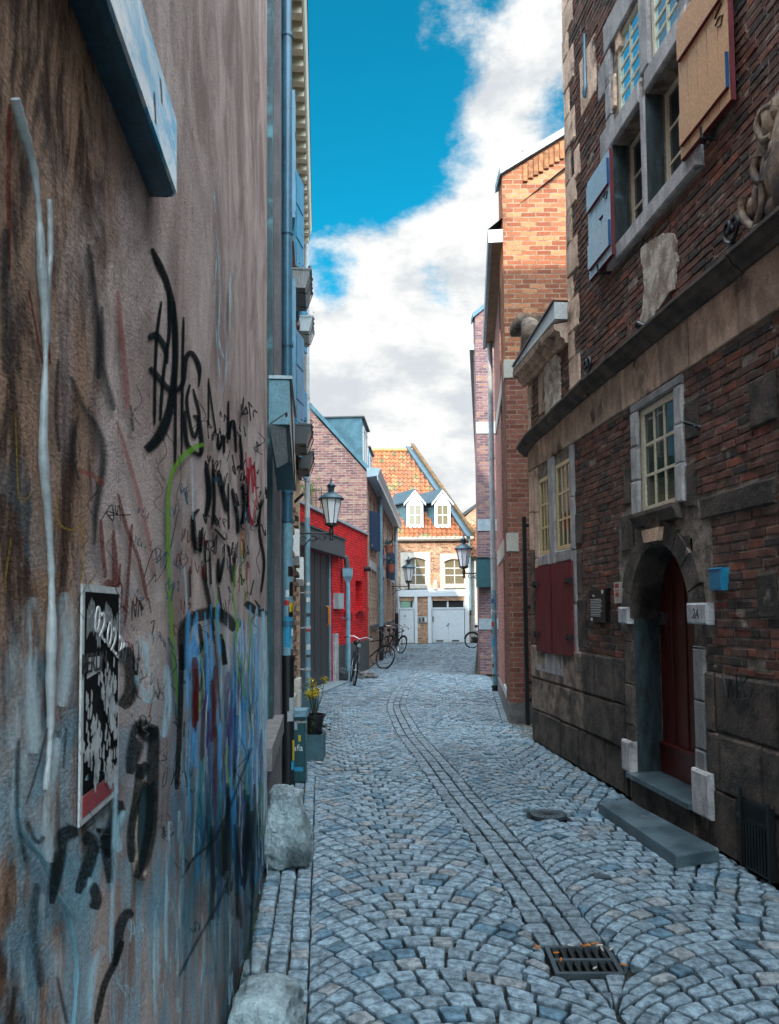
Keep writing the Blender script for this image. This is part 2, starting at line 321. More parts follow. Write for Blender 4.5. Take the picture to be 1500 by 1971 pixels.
    def tube(s, pts, r, seg=8, mi=0, cap=True):
        pts = [Vector(p) for p in pts]; rs = r if isinstance(r, (list, tuple)) else [r]*len(pts)
        rings = []; up = None
        for i, p in enumerate(pts):
            t = (pts[min(i+1, len(pts)-1)]-pts[max(i-1, 0)]); t = t.normalized() if t.length > 1e-9 else Vector((0, 0, 1))
            if up is None: up = t.orthogonal().normalized()
            up = (up-t*up.dot(t)); up = up.normalized() if up.length > 1e-6 else t.orthogonal().normalized()
            sd_ = t.cross(up)
            rings.append([p+(up*math.cos(a)+sd_*math.sin(a))*rs[i] for a in [2*math.pi*k/seg for k in range(seg)]])
        L = 0
        for i in range(len(rings)-1):
            L2 = L+(pts[i+1]-pts[i]).length
            for k in range(seg):
                l = (k+1) % seg
                s.face([rings[i][k], rings[i][l], rings[i+1][l], rings[i+1][k]], [(k/seg*.3, L), ((k+1)/seg*.3, L), ((k+1)/seg*.3, L2), (k/seg*.3, L2)], mi)
            L = L2
        if cap: s.face(rings[0][::-1], None, mi); s.face(rings[-1], None, mi)
    def lathe(s, prof, c=(0, 0, 0), seg=16, mi=0, sq=1.):
        c = Vector(c); R_ = [[c+Vector((r*math.cos(a), r*math.sin(a)*sq, z)) for a in [2*math.pi*(k+.5)/seg for k in range(seg)]] for r, z in prof]
        for i in range(len(prof)-1):
            for k in range(seg):
                l = (k+1) % seg; s.face([R_[i][k], R_[i][l], R_[i+1][l], R_[i+1][k]], None, mi)
        s.face(R_[0][::-1], None, mi); s.face(R_[-1], None, mi)
    def build(s, name, mat, parent=None, smooth=False, merge=False):
        me = bpy.data.meshes.new(name); me.from_pydata(s.v, [], s.f); me.validate(clean_customdata=False)
        mats = mat if isinstance(mat, (list, tuple)) else [mat]
        for m_ in mats: me.materials.append(MT[m_])
        if len(me.loops) == len(s.uv):
            ul = me.uv_layers.new(name='UVMap'); ul.data.foreach_set('uv', np.array(s.uv, dtype=np.float32).ravel())
            ca = me.color_attributes.new('Col', 'FLOAT_COLOR', 'CORNER')
            cc = np.ones((len(s.col), 4), dtype=np.float32); cc[:, :3] = np.array(s.col); ca.data.foreach_set('color', cc.ravel())
            me.polygons.foreach_set('material_index', s.mi)
        if smooth or merge:
            import bmesh
            bm = bmesh.new(); bm.from_mesh(me); bmesh.ops.remove_doubles(bm, verts=bm.verts, dist=.0002)
            bmesh.ops.recalc_face_normals(bm, faces=bm.faces)
            for f_ in bm.faces: f_.smooth = smooth
            if smooth:
                for e in bm.edges:
                    if len(e.link_faces) == 2 and e.calc_face_angle(0) > 1.0: e.smooth = False
            bm.to_mesh(me); bm.free()
        me.update()
        o = bpy.data.objects.new(name, me); C.objects.link(o); ORG[o.name] = Vector((0, 0, 0))
        if parent: o.parent = parent; o.location = -ORG[parent.name]
        return o
def recentre(o, loc):
    """give a single-mesh thing an origin at its base"""
    loc = Vector(loc); o.data.transform(__import__('mathutils').Matrix.Translation(-loc)); o.location = loc; ORG[o.name] = loc; return o
def copy_tree(o, parent=None):
    c = o.copy(); C.objects.link(c)
    if parent: c.parent = parent
    for ch in [x for x in bpy.data.objects if x.parent == o]: copy_tree(ch, c)
    return c
def one(name, fn, mat, label, cat, loc, parent=None, smooth=False, group=None):
    m = MB(); fn(m); o = m.build(name, mat, parent, smooth)
    if not parent: recentre(o, loc); tag(o, label, cat, group)
    return o
def wall(m, fr, u0, u1, z0, z1, holes=(), depth=.15, back=.5, mi=0, body=True):
    us = sorted({u0, u1, *[h[0] for h in holes], *[h[1] for h in holes]}); zs = sorted({z0, z1, *[h[2] for h in holes], *[h[3] for h in holes]})
    us = [a for a in us if u0 <= a <= u1]; zs = [a for a in zs if z0 <= a <= z1]; P = fr.P
    for a, b in zip(us, us[1:]):
        for c, d in zip(zs, zs[1:]):
            if any(h[0] <= a and b <= h[1] and h[2] <= c and d <= h[3] for h in holes): continue
            m.face([P(a, 0, c), P(b, 0, c), P(b, 0, d), P(a, 0, d)], [(a, c), (b, c), (b, d), (a, d)], mi)
    for h in holes:
        a, b, c, d = h[:4]; dp = h[4] if len(h) > 4 else depth
        m.face([P(a, 0, c), P(a, 0, d), P(a, -dp, d), P(a, -dp, c)], [(0, c), (0, d), (dp, d), (dp, c)], mi); m.face([P(b, 0, c), P(b, 0, d), P(b, -dp, d), P(b, -dp, c)], [(0, c), (0, d), (dp, d), (dp, c)], mi)
        m.face([P(a, 0, c), P(b, 0, c), P(b, -dp, c), P(a, -dp, c)], [(a, 0), (b, 0), (b, dp), (a, dp)], mi); m.face([P(a, 0, d), P(b, 0, d), P(b, -dp, d), P(a, -dp, d)], [(a, 0), (b, 0), (b, dp), (a, dp)], mi)
    if body: m.box(fr, u0, u1, -back, -.001, z0, z1, mi, skip='f')
def window(name, fr, u0, u1, z0, z1, n, cols, rows, parent, fmat='white', gmat='glass', fw=.05, bw=.022, arch=0., sub=True):
    if u0 > u1: u0, u1 = u1, u0
    if z0 > z1: z0, z1 = z1, z0
    m = MB(); m.box(fr, u0, u0+fw, n-.05, n, z0, z1); m.box(fr, u1-fw, u1, n-.05, n, z0, z1)
    m.box(fr, u0+fw, u1-fw, n-.05, n, z0, z0+fw); m.box(fr, u0+fw, u1-fw, n-.05, n, z1-fw, z1)
    cs = [u0+fw+(u1-u0-2*fw)*i/cols for i in range(1, cols)]
    rl = rows if isinstance(rows, (list, tuple)) else [i/rows for i in range(1, rows)]
    zr = [z0+fw+(z1-z0-2*fw)*k for k in rl]
    for c in cs: m.box(fr, c-bw/2, c+bw/2, n-.02, n-.007, z0+fw, z1-fw)
    for c in zr: m.box(fr, u0+fw, u1-fw, n-.02, n-.009, c-bw/2, c+bw/2)
    if arch:
        pts = [(u0, z1)]+[(u0+(u1-u0)*k/10, z1-.001+arch*math.sin(math.pi*k/10)) for k in range(11)]+[(u1, z1)]
        m.prism(fr, pts[1:-1], n-.05, n-.002)
    o = m.build(name, fmat, parent)
    g = MB(); g.face([fr.P(u0+fw*.5, n-.018, z0+fw*.5), fr.P(u1-fw*.5, n-.018, z0+fw*.5), fr.P(u1-fw*.5, n-.018, z1-fw*.5), fr.P(u0+fw*.5, n-.018, z1-fw*.5)])
    g.build('pane', gmat, o); return o
def text(parent, s, fr, u, z, n, size, mat, flip=False, shear=0., name='lettering', rot=0., sx=1.):
    """flat lettering lying on the facade frame; u direction of reading is towards the reader's right"""
    cu = bpy.data.curves.new('lettering', 'FONT'); cu.body = s; cu.size = size; cu.extrude = .0008; cu.shear = shear; cu.align_x = 'CENTER'
    to = bpy.data.objects.new('lettering', cu); me = bpy.data.meshes.new_from_object(to); bpy.data.objects.remove(to)
    ca_, sa_ = math.cos(rot), math.sin(rot)
    right = -1 if flip else 1
    vs = []
    for v in me.vertices:
        a, b = v.co.x*sx, v.co.y; a, b = a*ca_-b*sa_, a*sa_+b*ca_
        vs.append(fr.P(u+right*a, n+v.co.z, z+b))
    for v, p in zip(me.vertices, vs): v.co = p
    me.materials.clear(); me.materials.append(MT[mat]); me.name = name
    o = bpy.data.objects.new(name, me); C.objects.link(o); ORG[o.name] = Vector((0, 0, 0))
    if parent: o.parent = parent; o.location = -ORG[parent.name]
    return o
def cat_rom(pts, k=6):
    if len(pts) < 3: return pts
    out = []; P_ = [pts[0]]+list(pts)+[pts[-1]]
    for i in range(1, len(P_)-2):
        a, b, c, d = P_[i-1], P_[i], P_[i+1], P_[i+2]
        for j in range(k):
            t = j/k; out.append(tuple(.5*((2*b[q])+(-a[q]+c[q])*t+(2*a[q]-5*b[q]+4*c[q]-d[q])*t*t+(-a[q]+3*b[q]-3*c[q]+d[q])*t**3) for q in range(len(b))))
    out.append(tuple(pts[-1])); return out
# ------------------------------------------------------------------ frames of the facades (metres; y runs up the street)
L1 = Fr((-.38, 0), (-1.666, 14.45), (1, 0)); R1 = Fr((2.835, 0), (1.86, 10.2), (-1, 0))
RED = Fr((-1.95, 15.0), (-.64, 22.72), (1, 0)); ROW = Fr((-.64, 22.72), (.24, 37.2), (1, 0))
R2 = Fr((1.79, 11.7), (2.26, 16.3), (-1, 0)); R3 = Fr((2.34, 20.45), (4.5, 38.6), (-1, 0))
def FR(y, x0=0.): return Fr((x0, y), (x0+1, y), (0, -1))   # frontal facade at distance y
FAR = FR(39.5); TOWER = FR(11.7); R3F = FR(20.45); GAB = FR(22.72)
# ------------------------------------------------------------------ ground and paving
g = MB(); g.face([(-150, -80, -.045), (150, -80, -.045), (150, 200, -.045), (-150, 200, -.045)]); g = g.build('ground', 'joints'); tag(g, kind='structure')
def interp(tab, y):
    for (a, b), (c, d) in zip(tab, tab[1:]):
        if a <= y <= c: return b+(d-b)*(y-a)/(c-a)
    return tab[0][1] if y < tab[0][0] else tab[-1][1]
LB = [(-1, -.29), (8.2, -1.11), (14.5, -1.66), (15, -1.93), (22.7, -.64), (37, .24), (39.45, .2)]
RB = [(-1, 2.92), (10.2, 1.86), (10.4, 2.5), (11.5, 2.5), (11.6, 1.79), (16.3, 2.26), (16.6, 2.5), (20.3, 2.5), (20.5, 2.34), (38.5, 4.45), (39.45, 5.6)]
SC = [(-1, 1.2), (3.41, .95), (4.14, .91), (5.3, .83), (6.21, .72), (8.39, .5), (11.24, .22), (13.85, .08), (16.93, .25), (22.74, .95), (30, 1.9), (37.2, 3.0), (39.45, 3.3)]
def smooth_tab(tab, y, w_=.35): return sum(interp(tab, y+k*w_) for k in (-2, -1, 0, 1, 2))/5
class Pave:
    def __init__(s): s.m = MB(); s.n = 0
    def stone(s, q, far, tone=None):
        cx = sum(p[0] for p in q)/4; cy = sum(p[1] for p in q)/4
        sh = .875 if far < .5 else .90
        z = rnd.uniform(-.004, .004)+mn.noise(Vector((cx*.6, cy*.6, 0)))*.02
        k = rnd.random()
        if tone: base = tone
        else:
            v = rnd.uniform(.74, 1.14)
            if mn.noise(Vector((cx*.5+9, cy*.35, 3))) > .25: v *= .85
            base = (v, v, v*1.02) if k < .80 else (v*1.12, v*.90, v*.82) if k < .91 else (v*.45, v*.62, v*.72)
        s.m.c = base
        j = .006 if far < .5 else .003
        def ring(f, zz, jj=0): return [(cx+(p[0]-cx)*f, cy+(p[1]-cy)*(f-.02), z+zz) for p in qq]
        qq = [(p[0]+rnd.uniform(-j, j), p[1]+rnd.uniform(-j, j)) for p in q]
        a = ring(sh, -.045); b = ring(sh, -.012); c = ring(sh*.95, -.004); tx, ty = rnd.uniform(-.05, .05), rnd.uniform(-.05, .05)
        if far > 1:
            s.m.face([(x, y, zz+(x-cx)*tx+(y-cy)*ty) for x, y, zz in ring(sh, 0)]); 
            for i in range(4): l = (i+1) % 4; r0 = ring(sh, 0); s.m.face([a[i], a[l], r0[l], r0[i]])
            return
        # near stones get rounded corners: eight-sided rings
        def octo(r, t):
            o = []
            for i in range(4):
                p, q1, q0 = r[i], r[(i+1) % 4], r[i-1]
                o.append(tuple(p[d]+(q0[d]-p[d])*t for d in range(3))); o.append(tuple(p[d]+(q1[d]-p[d])*t for d in range(3)))
            return o
        A = octo(a, .09); B = octo(b, .09); D = octo(c, .12); T = octo(ring(sh*.6, .001), .2)
        D = [(x, y, zz+(x-cx)*tx+(y-cy)*ty) for x, y, zz in D]; T = [(x, y, zz+(x-cx)*tx+(y-cy)*ty+rnd.uniform(-.0015, .0015)) for x, y, zz in T]
        for r0, r1 in ((A, B), (B, D), (D, T)):
            for i in range(8): l = (i+1) % 8; s.m.face([r0[i], r0[l], r1[l], r1[i]])
        s.m.face(T)
pv = Pave()
def region(fa, fb, y0, y1, cols, dy=.125, bulge=.8, lipx=.0):
    """arched rows in `cols` fans across the width between the curves fa and fb"""
    k = int(math.floor((y0-1.2)/dy))
    while k*dy < y1+1.1:
        yb = k*dy
        for c in range(cols):
            wid = (fb(yb)-fa(yb))/cols
            if wid < .12: continue
            bl = bulge*min(wid, 1.7)
            def arc(u, kk): x = u*2-1; return kk*dy+bl*(math.sqrt(max(0, 1-(x*.8)**2))-1)+.2*bl
            S = [0.]; NS = 24
            for i in range(NS): S.append(S[-1]+math.hypot(wid/NS, arc((i+1)/NS, 0)-arc(i/NS, 0)))
            n = max(1, int(round(S[-1]/.118))); hb = .5*(k % 2)-.25
            def at_s(f):
                t_ = f*S[-1]; i = 0
                while i < NS-1 and S[i+1] < t_: i += 1
                return (i+(t_-S[i])/(S[i+1]-S[i]))/NS
            us = [0]+sorted(at_s(min(.985, max(.015, (i+hb+rnd.uniform(-.1, .1))/n))) for i in range(1, n+1) if (i+hb) < n-.2)+[1]
            for a, b in zip(us, us[1:]):
                if b-a < .22/n: continue
                q = []
                for u, kk, top in ((a, k, 0), (b, k, 0), (b, k+1, 1), (a, k+1, 1)):
                    x = u*2-1; uu = u
                    if top and 0 < u < 1:
                        sl_ = bl*.64*x/math.sqrt(max(.05, 1-(x*.8)**2))*2/wid
                        uu = min(1, max(0, u+dy*sl_/(1+sl_*sl_)/wid))
                    yy = arc(uu, kk); A, B_ = fa(yy), fb(yy); q.append((A+(B_-A)*(c+uu)/cols, yy))
                if abs(q[2][0]-q[3][0]) < .02 and abs(q[2][1]-q[3][1]) < .02: q[2] = (q[1][0], q[1][1]+dy*.5)
                cy = (q[0][1]+q[2][1])/2
                if cy < y0 or cy > y1: continue
                if any((q[0][0]+q[2][0])/2 > h[0] and (q[0][0]+q[2][0])/2 < h[1] and h[2] < cy < h[3] for h in PAVE_HOLES): continue
                pv.stone(q, 0 if cy < 9 else (1 if cy < 14 else 2))
        k += 1
def SWf(y): return .17 if y > 3.75 else max(.004, .17-(3.75-y)*.5)
def sl(y): return smooth_tab(SC, y)-SWf(y)
def sr(y): return smooth_tab(SC, y)+SWf(y)
DR = (.92, 3.87)         # storm drain
PAVE_HOLES = [(DR[0]-.18, DR[0]+.18, DR[1]-.165, DR[1]+.165), (1.13, 1.46, 6.36, 6.70)]
def lfa(y): return interp(LB, y)+.02+(.30 if y < 8.2 else .0)
def rfb(y): return interp(RB, y)-.02-(.12 if (11.6 < y < 16.3 or y > 20.5) else 0)
region(lfa, sl, 2.2, 12, 1); region(sr, rfb, 2.2, 12, 1)
region(lfa, sl, 12, 16, 1); region(sr, rfb, 12, 16, 1); region(lfa, sl, 16, 39.3, 2, dy=.13); region(sr, rfb, 16, 39.3, 2, dy=.13)
def rows(fa, fb, y0, y1, ncol, L=.2, plain=False):
    for c in range(ncol):
        y = y0+rnd.uniform(0, L)-L
        while y < y1:
            l = L*rnd.uniform(.8, 1.15); q = []
            for t, yy in ((c/ncol, y), ((c+1)/ncol, y), ((c+1)/ncol, y+l), (c/ncol, y+l)): A, B_ = fa(yy), fb(yy); q.append((A+(B_-A)*t, yy))
            cx, cy = (q[0][0]+q[2][0])/2, y+l/2
            if not any(h[0] < cx < h[1] and h[2] < cy < h[3] for h in PAVE_HOLES):
                v = rnd.uniform(.7, 1.05); pv.stone(q, 0 if cy < 9 else (1 if cy < 14 else 2), None if plain else (v*.96, v*.92, v*.92))
            y += l
rows(sl, sr, 4.05, 39.2, 3, .17); rows(sl, sr, 3.5, 3.69, 3, .11)
rows(lambda y: interp(LB, y)+.015, lfa, 2.2, 8.2, 3, .10, True)
rows(rfb, lambda y: rfb(y)+.11, 11.65, 16.3, 1, .2)
st = pv.m.build('street_paving', 'cobble'); tag(st, kind='structure')
# cast iron covers in the street
dr = thing('storm_drain', (*DR, 0), 'rectangular black slotted iron storm drain sunk among the front cobbles', 'drain')
m = MB(); DF = Fr((DR[0], DR[1]), (DR[0]+1, DR[1]-.02), (0, -1))
for a, b, c, d in ((-.16, .16, -.15, -.13), (-.16, .16, .13, .15), (-.16, -.138, -.13, .13), (.138, .16, -.13, .13), (-.138, .138, -.01, .01)): m.box(DF, a, b, c, d, -.03, .004)
m.build('drain_frame', 'irongrey', dr)
m = MB()
for i in range(7):
    a = -.138+.276*(i+.5)/7; m.box(DF, a-.009, a+.009, -.13, .13, -.028, .001)
m.build('grate', 'iron', dr)
for i in range(15):
    a = rnd.uniform(0, 6.28); px, py = DR[0]+rnd.uniform(-.22, .2), DR[1]+rnd.choice([rnd.uniform(.07, .17), rnd.uniform(-.16, .15)])
    m = MB(); v = Vector((math.cos(a), math.sin(a), .1))*.016; m.tube([Vector((px, py, .012))-v, Vector((px, py, .012))+v], .0042, 6)
    o = m.build('cigarette_butt', 'orange' if i % 3 else 'offwhite'); recentre(o, (px, py, .01)); tag(o, 'tiny tan cigarette butt lying around the storm drain', 'cigarette butt', 'cigarette butts dropped around the storm drain')
mh = thing('manhole_cover', (1.295, 6.53, 0), 'small round grey iron manhole cover in the cobbles before the low step', 'manhole cover')
m = MB(); m.lathe([(.15, -.02), (.15, .006), (.125, .008), (.12, .003), (0.0001, .003)], (1.295, 6.53, .006), 28); m.build('rim', 'irongrey', mh)
m = MB()
for i in range(6): a = i/6*math.pi; v = Vector((math.cos(a), math.sin(a), 0))*.1; m.tube([Vector((1.295, 6.53, .009))-v, Vector((1.295, 6.53, .009))+v], .004, 5)
m.lathe([(.03, .001), (.03, .007), (.001, .007)], (1.295, 6.53, .008), 12); m.build('ribs', 'iron', mh)
q = FR(5.05, 1.33); m = MB(); m.box(q, -.05, .05, -.04, .05, -.01, .006); o = m.build('valve_cover', 'irongrey'); recentre(o, (1.33, 5.05, 0)); tag(o, 'little square iron valve cover between cobbles near the storm drain', 'valve cover')
# moss and dead leaves along the joints and foot of the walls
def tuft(m, p, h, n, spread=.03):
    for _ in range(n):
        a = rnd.uniform(0, 6.28); l = rnd.uniform(.4, 1)*h; b = Vector(p)+Vector((rnd.uniform(-spread, spread), rnd.uniform(-spread, spread), 0))
        t = b+Vector((math.cos(a)*l*.6, math.sin(a)*l*.6, l)); s_ = Vector((-math.sin(a), math.cos(a), 0))*.004; m.face([b-s_, b+s_, t])
m = MB()
for _ in range(420):
    y = rnd.uniform(3, 30); left = rnd.random() < .55
    x = interp(LB, y)+abs(rnd.gauss(.12, .35)) if left else interp(RB, y)-abs(rnd.gauss(.05, .3))
    if mn.noise(Vector((x*.8, y*.5, 5))) < -.02: continue
    tuft(m, (x, y, -.012), .022, 4)
tag(m.build('moss', 'green_leaf'), 'scattered green moss and weed tufts in the cobble joints', 'moss', kind='stuff')
m = MB()
for _ in range(1100):
    k = rnd.random()
    if k < .55: x, y = rnd.uniform(1.75, 2.45), rnd.uniform(10.35, 11.6)
    elif k < .8: x, y = rnd.uniform(-.9, 1.6), rnd.uniform(37.6, 39.3)
    else: y = rnd.uniform(8, 16); x = interp(LB, y)+.35+abs(rnd.gauss(0, .22))
    a = rnd.uniform(0, 6.28); s_ = rnd.uniform(.008, .02)*(1.6 if y > 30 else 1); c, d = math.cos(a)*s_, math.sin(a)*s_
    z = .006+rnd.uniform(0, .012); m.face([(x-c, y-d, z), (x+d, y-c, z+rnd.uniform(0, .008)), (x+c, y+d, z), (x-d, y+c, z+rnd.uniform(0, .008))])
tag(m.build('leaf_litter', 'wetleaf'), 'yellow brown leaf litter scattered over the paving by the wall corners', 'leaf litter', kind='stuff')

# ------------------------------------------------------------------ the long plastered wall on the left
hz = thing('plastered_house', L1.P(4, 0, 0), 'tall windowless plastered house wall on the left covered in graffiti', 'house')
UE = L1.uy(5.55); U2 = L1.uy(7.35); UN = L1.uy(8.15)
TOP1 = 9.0
m = MB(); wall(m, L1, -6, UE, 0, TOP1, back=3.5); m.build('wall', 'plaster', hz)
m = MB(); sz = L1.Z(528, 1405)
m.box(L1, UE, U2, -3.5, -.14, 0, TOP1); m.build('recess_wall', 'tealframe', hz)
m = MB(); m.box(L1, UE+.003, UE+.16, -.14, -.06, sz, TOP1-.5); m.box(L1, U2-.3, U2-.12, -.14, -.05, sz, TOP1-.5); m.box(L1, UE+.16, U2-.3, -.14, -.09, 3.05, 3.2); m.box(L1, UE+.5, UE+.6, -.14, -.08, sz, 3.05); m.build('window_frame', 'tealframe', hz)
m = MB(); m.box(L1, UE+.002, U2, -.14, .035, sz-.16, sz); m.build('window_sill', 'sillstone', hz)
m = MB(); m.box(L1, UE+.002, U2, -.14, -.015, 0, sz-.16); m.build('wall_below_sill', 'plastergrey', hz)
m = MB(); m.box(L1, U2, UN, -3.5, 0, 0, TOP1); m.build('end_pier', 'plastergrey', hz)
m = MB(); m.box(L1, -20, -1.5, -5, -.08, TOP1+.1, 13.6); m.box(L1, -1.499, 3, -5, -.08, TOP1+.1, 10.0); m.box(L1, 3.001, UN-.02, -5, -.08, TOP1+.1, 12.4); m.box(L1, -20, -6, -5, 0, 0, TOP1+.1); m.build('shade_blocks', 'plastergrey', hz)  # unseen blocks added over the wall, heights stepped to steer the sun's shadows
m = MB(); m.prism(L1, [(-6, TOP1), (UN, TOP1), (UN, TOP1+.1), (-6, TOP1+.1)], -3.6, .02); m.build('eaves_board', 'darkgrey', hz)
# graffiti, one mesh per piece of writing, drawn as strokes lying on the wall
gi = [0]
def ribbon(m, pts, w_, k=6, fr=L1, taper=.15):
    gi[0] += 1; n = .0015+gi[0]*.00012
    pts = [(p[0], p[1], (p[2] if len(p) > 2 else 1)) for p in pts]; pts = cat_rom(pts, k); L = []; Rr = []
    for i, p in enumerate(pts):
        a, b = pts[max(0, i-1)], pts[min(len(pts)-1, i+1)]; dx, dy = b[0]-a[0], b[1]-a[1]; l = math.hypot(dx, dy) or 1
        f = i/(len(pts)-1); e = min(1, (f+.02)/(taper+.001), (1.02-f)/(taper+.001)) if taper else 1
        hw = w_/2*p[2]*(.5+.5*e); ox, oy = -dy/l*hw, dx/l*hw
        L.append((p[0]+ox, p[1]+oy)); Rr.append((p[0]-ox, p[1]-oy))
    def W3(q): u, z = fr.uz(q[0], q[1], n); return fr.P(u, n, z)
    for i in range(len(pts)-1):
        m.face([W3(L[i]), W3(Rr[i]), W3(Rr[i+1]), W3(L[i+1])], [(i*.1, 0), (i*.1, 1), (i*.1+.1, 1), (i*.1+.1, 0)])
def graf(label, mat, strokes, fr=L1, parent=None, name='graffiti', taper=.15):
    m = MB()
    for s_ in strokes: ribbon(m, s_[1], s_[0], fr=fr, taper=taper)
    o = m.build(name, mat, parent or hz); tag(o, label); return o
graf('large black spray tag of tall loops high on the wall', 'sp_black', [
    (16, [(293, 478, .9), (304, 505, 1.2), (322, 545), (334, 600), (338, 660), (336, 720), (326, 790, 1.3), (306, 840, 1.8), (282, 866, 2.0)]),
    (8, [(311, 580), (303, 640), (299, 720), (298, 818)]), (9, [(325, 560), (326, 640), (315, 720), (309, 810)]), (13, [(286, 652, 1.3), (300, 645, 1.2), (318, 668), (322, 700, .7)]),
    (12, [(288, 708, 1.7), (302, 722, 1.3), (330, 752), (352, 738), (358, 690), (370, 680), (384, 708), (383, 744, .5)]), (7, [(354, 610), (352, 700), (351, 800), (350, 880, .5)]),
    (8, [(336, 580), (338, 700), (338, 840), (337, 905, .6)]), (8, [(366, 740), (360, 770), (366, 812), (375, 842), (384, 800), (372, 748)]), (11, [(356, 790), (360, 850), (376, 872), (388, 868), (384, 812), (372, 800)])])
graf('column of small black marker scrawls running down the middle of the wall', 'sp_black', [
    (7, [(402, 728), (402, 820)]), (7, [(402, 735), (417, 838)]), (7, [(420, 834), (422, 865), (430, 838), (432, 872)]), (7, [(440, 772), (440, 845), (446, 812), (452, 820), (455, 870)]), (7, [(462, 838), (466, 890), (456, 900)]),
    (11, [(397, 890), (403, 950, 1.3), (396, 996, .9)]), (8, [(410, 895), (413, 960), (410, 1010)]), (13, [(420, 905), (430, 950), (438, 985)]), (8, [(440, 930), (441, 1018)]), (9, [(447, 940), (457, 990), (458, 1026)]), (8, [(468, 930), (470, 980), (464, 1010)]),
    (9, [(372, 985), (378, 1060), (371, 1000), (384, 980)]), (8, [(385, 1020), (386, 1063), (390, 1015)]), (8, [(394, 1040), (398, 1120)]), (8, [(404, 1060), (407, 1125)]), (11, [(414, 1018), (434, 1040)]), (9, [(420, 1075), (422, 1120), (431, 1075)]), (8, [(443, 1078), (448, 1120)]),
    (8, [(390, 1090), (404, 1160), (412, 1215)]), (7, [(366, 1090), (367, 1150)]), (8, [(421, 1130), (430, 1190)]), (7, [(452, 1060), (452, 1130)]), (6, [(480, 905), (478, 975), (487, 1010)]), (6, [(503, 960), (500, 1020), (509, 1080), (503, 1140)])])
graf('smudged dark strokes crossing the brown part of the wall', 'sp_softblack', [
    (24, [(136, 725), (158, 780), (190, 830), (200, 880), (194, 930), (186, 980, .8), (182, 1050, .5)]), (15, [(150, 800), (142, 850), (145, 900), (152, 925)]), (20, [(196, 590), (198, 700), (212, 760), (220, 790)]), (18, [(170, 470), (182, 560), (190, 640), (190, 730)]), (12, [(252, 780), (256, 830, 1.5)]), (14, [(112, 690), (108, 800), (115, 870)]),
    (16, [(212, 1180), (210, 1240), (212, 1300)])])
graf('long dark red diagonal sweep fading across the plaster', 'sp_pink', [(14, [(226, 560), (238, 680), (248, 790)]), (11, [(225, 812), (246, 880), (268, 960), (285, 1030), (295, 1085), (297, 1110)]), (13, [(150, 905), (180, 915), (200, 935)])])
graf('dark red angular letters above the poster', 'sp_maroon', [
    (10, [(194, 1000), (198, 1060), (204, 1112)]), (22, [(204, 1118), (222, 1128, .9), (218, 1020, .35)]), (9, [(232, 1085), (230, 1128)]), (9, [(227, 950), (245, 1020), (268, 1080), (284, 1158)]), (8, [(254, 1008), (248, 1100), (241, 1205)]), (10, [(234, 1165), (246, 1180)])])
graf('small thin black marker signature above the poster', 'sp_black', [(2.8, [(196, 1000), (215, 972), (218, 1002), (205, 985), (228, 990)], ), (2.6, [(222, 972), (225, 992), (229, 972), (233, 1003)]), (2.6, [(208, 992), (253, 991)])], taper=0)
graf('small black marker letters beside the poster', 'sp_black', [(3, [(254, 1195), (256, 1155), (261, 1188), (263, 1152)]), (3, [(266, 1188), (269, 1155), (273, 1185)]), (5, [(271, 1160), (275, 1175)]), (3, [(286, 1150), (291, 1180)]), (3, [(256, 1240), (258, 1290)]), (3, [(268, 1232), (268, 1275), (275, 1240)]), (3, [(290, 1200), (297, 1195), (293, 1222)])], taper=0)
graf('thin grey squiggle across the pink plaster', 'sp_black', [(2.5, [(278, 1110), (295, 1060), (310, 1060), (300, 1085), (322, 1060), (325, 1040)]), (2.2, [(282, 1130), (300, 1105), (300, 1120), (322, 1080), (340, 1000), (345, 980)])], taper=0)
graf('long bright green sprayed line curving down the wall', 'sp_green', [(11, [(392, 855, 1.6), (374, 862, 1.5), (352, 880, 1.3), (334, 905), (325, 945), (324, 1010), (325, 1090), (329, 1170), (333, 1240), (339, 1310), (347, 1385, .6)]), (9, [(392, 1230), (396, 1290), (394, 1340)])])
graf('yellow chalky scribbles on the brown plaster', 'sp_yellow', [(4, [(30, 790), (32, 860), (36, 950), (46, 965), (60, 950)]), (5, [(108, 950), (114, 1005), (135, 1020), (158, 1018), (160, 1080), (154, 1130)]), (4, [(22, 1035), (14, 1090), (8, 1140)]), (4, [(145, 1160), (140, 1260), (135, 1300)])])
graf('rusty red rub marks at the near end of the wall', 'sp_maroon', [(10, [(18, 200), (17, 330), (18, 520)]), (9, [(56, 560), (82, 700)]), (12, [(88, 590), (96, 700)])])
graf('pale blue vertical drips high on the plaster', 'sp_pale', [(5, [(411, 360), (418, 450), (424, 560), (421, 650), (436, 700)]), (6, [(432, 560), (436, 700), (424, 770)]), (5, [(444, 500), (443, 600), (447, 700)]), (4, [(470, 760), (467, 840)]), (4, [(418, 480), (414, 600), (427, 760)]), (5, [(300, 1060), (300, 1160)]), (8, [(370, 880), (372, 1000)]), (7, [(356, 920), (354, 1050), (362, 1200)])])
def scrawl(seed, n, x0, x1, y0, y1, s0, s1, w0, w1):
    r = random.Random(seed); out = []
    for _ in range(n):
        x, y = r.uniform(x0, x1), r.uniform(y0, y1); s_ = r.uniform(s0, s1); wx = s_*.16*(1.6-(x-250)/350); cx = x
        for k in range(r.randint(2, 5)):      # a short word of angular letters
            p = [(cx+r.uniform(-.3, .5)*wx, y+r.uniform(0, s_))]
            for _k in range(r.randint(2, 4)): p.append((cx+r.uniform(-.5, 1.)*wx, y+r.uniform(0, s_)))
            out.append((r.uniform(w0, w1), p)); cx += wx*1.25; y += s_*.12
    return out
graf('dense crowd of small black marker tags towards the far end', 'sp_black', scrawl(31, 26, 392, 500, 760, 1170, 22, 52, 1.6, 4.2), taper=.05)
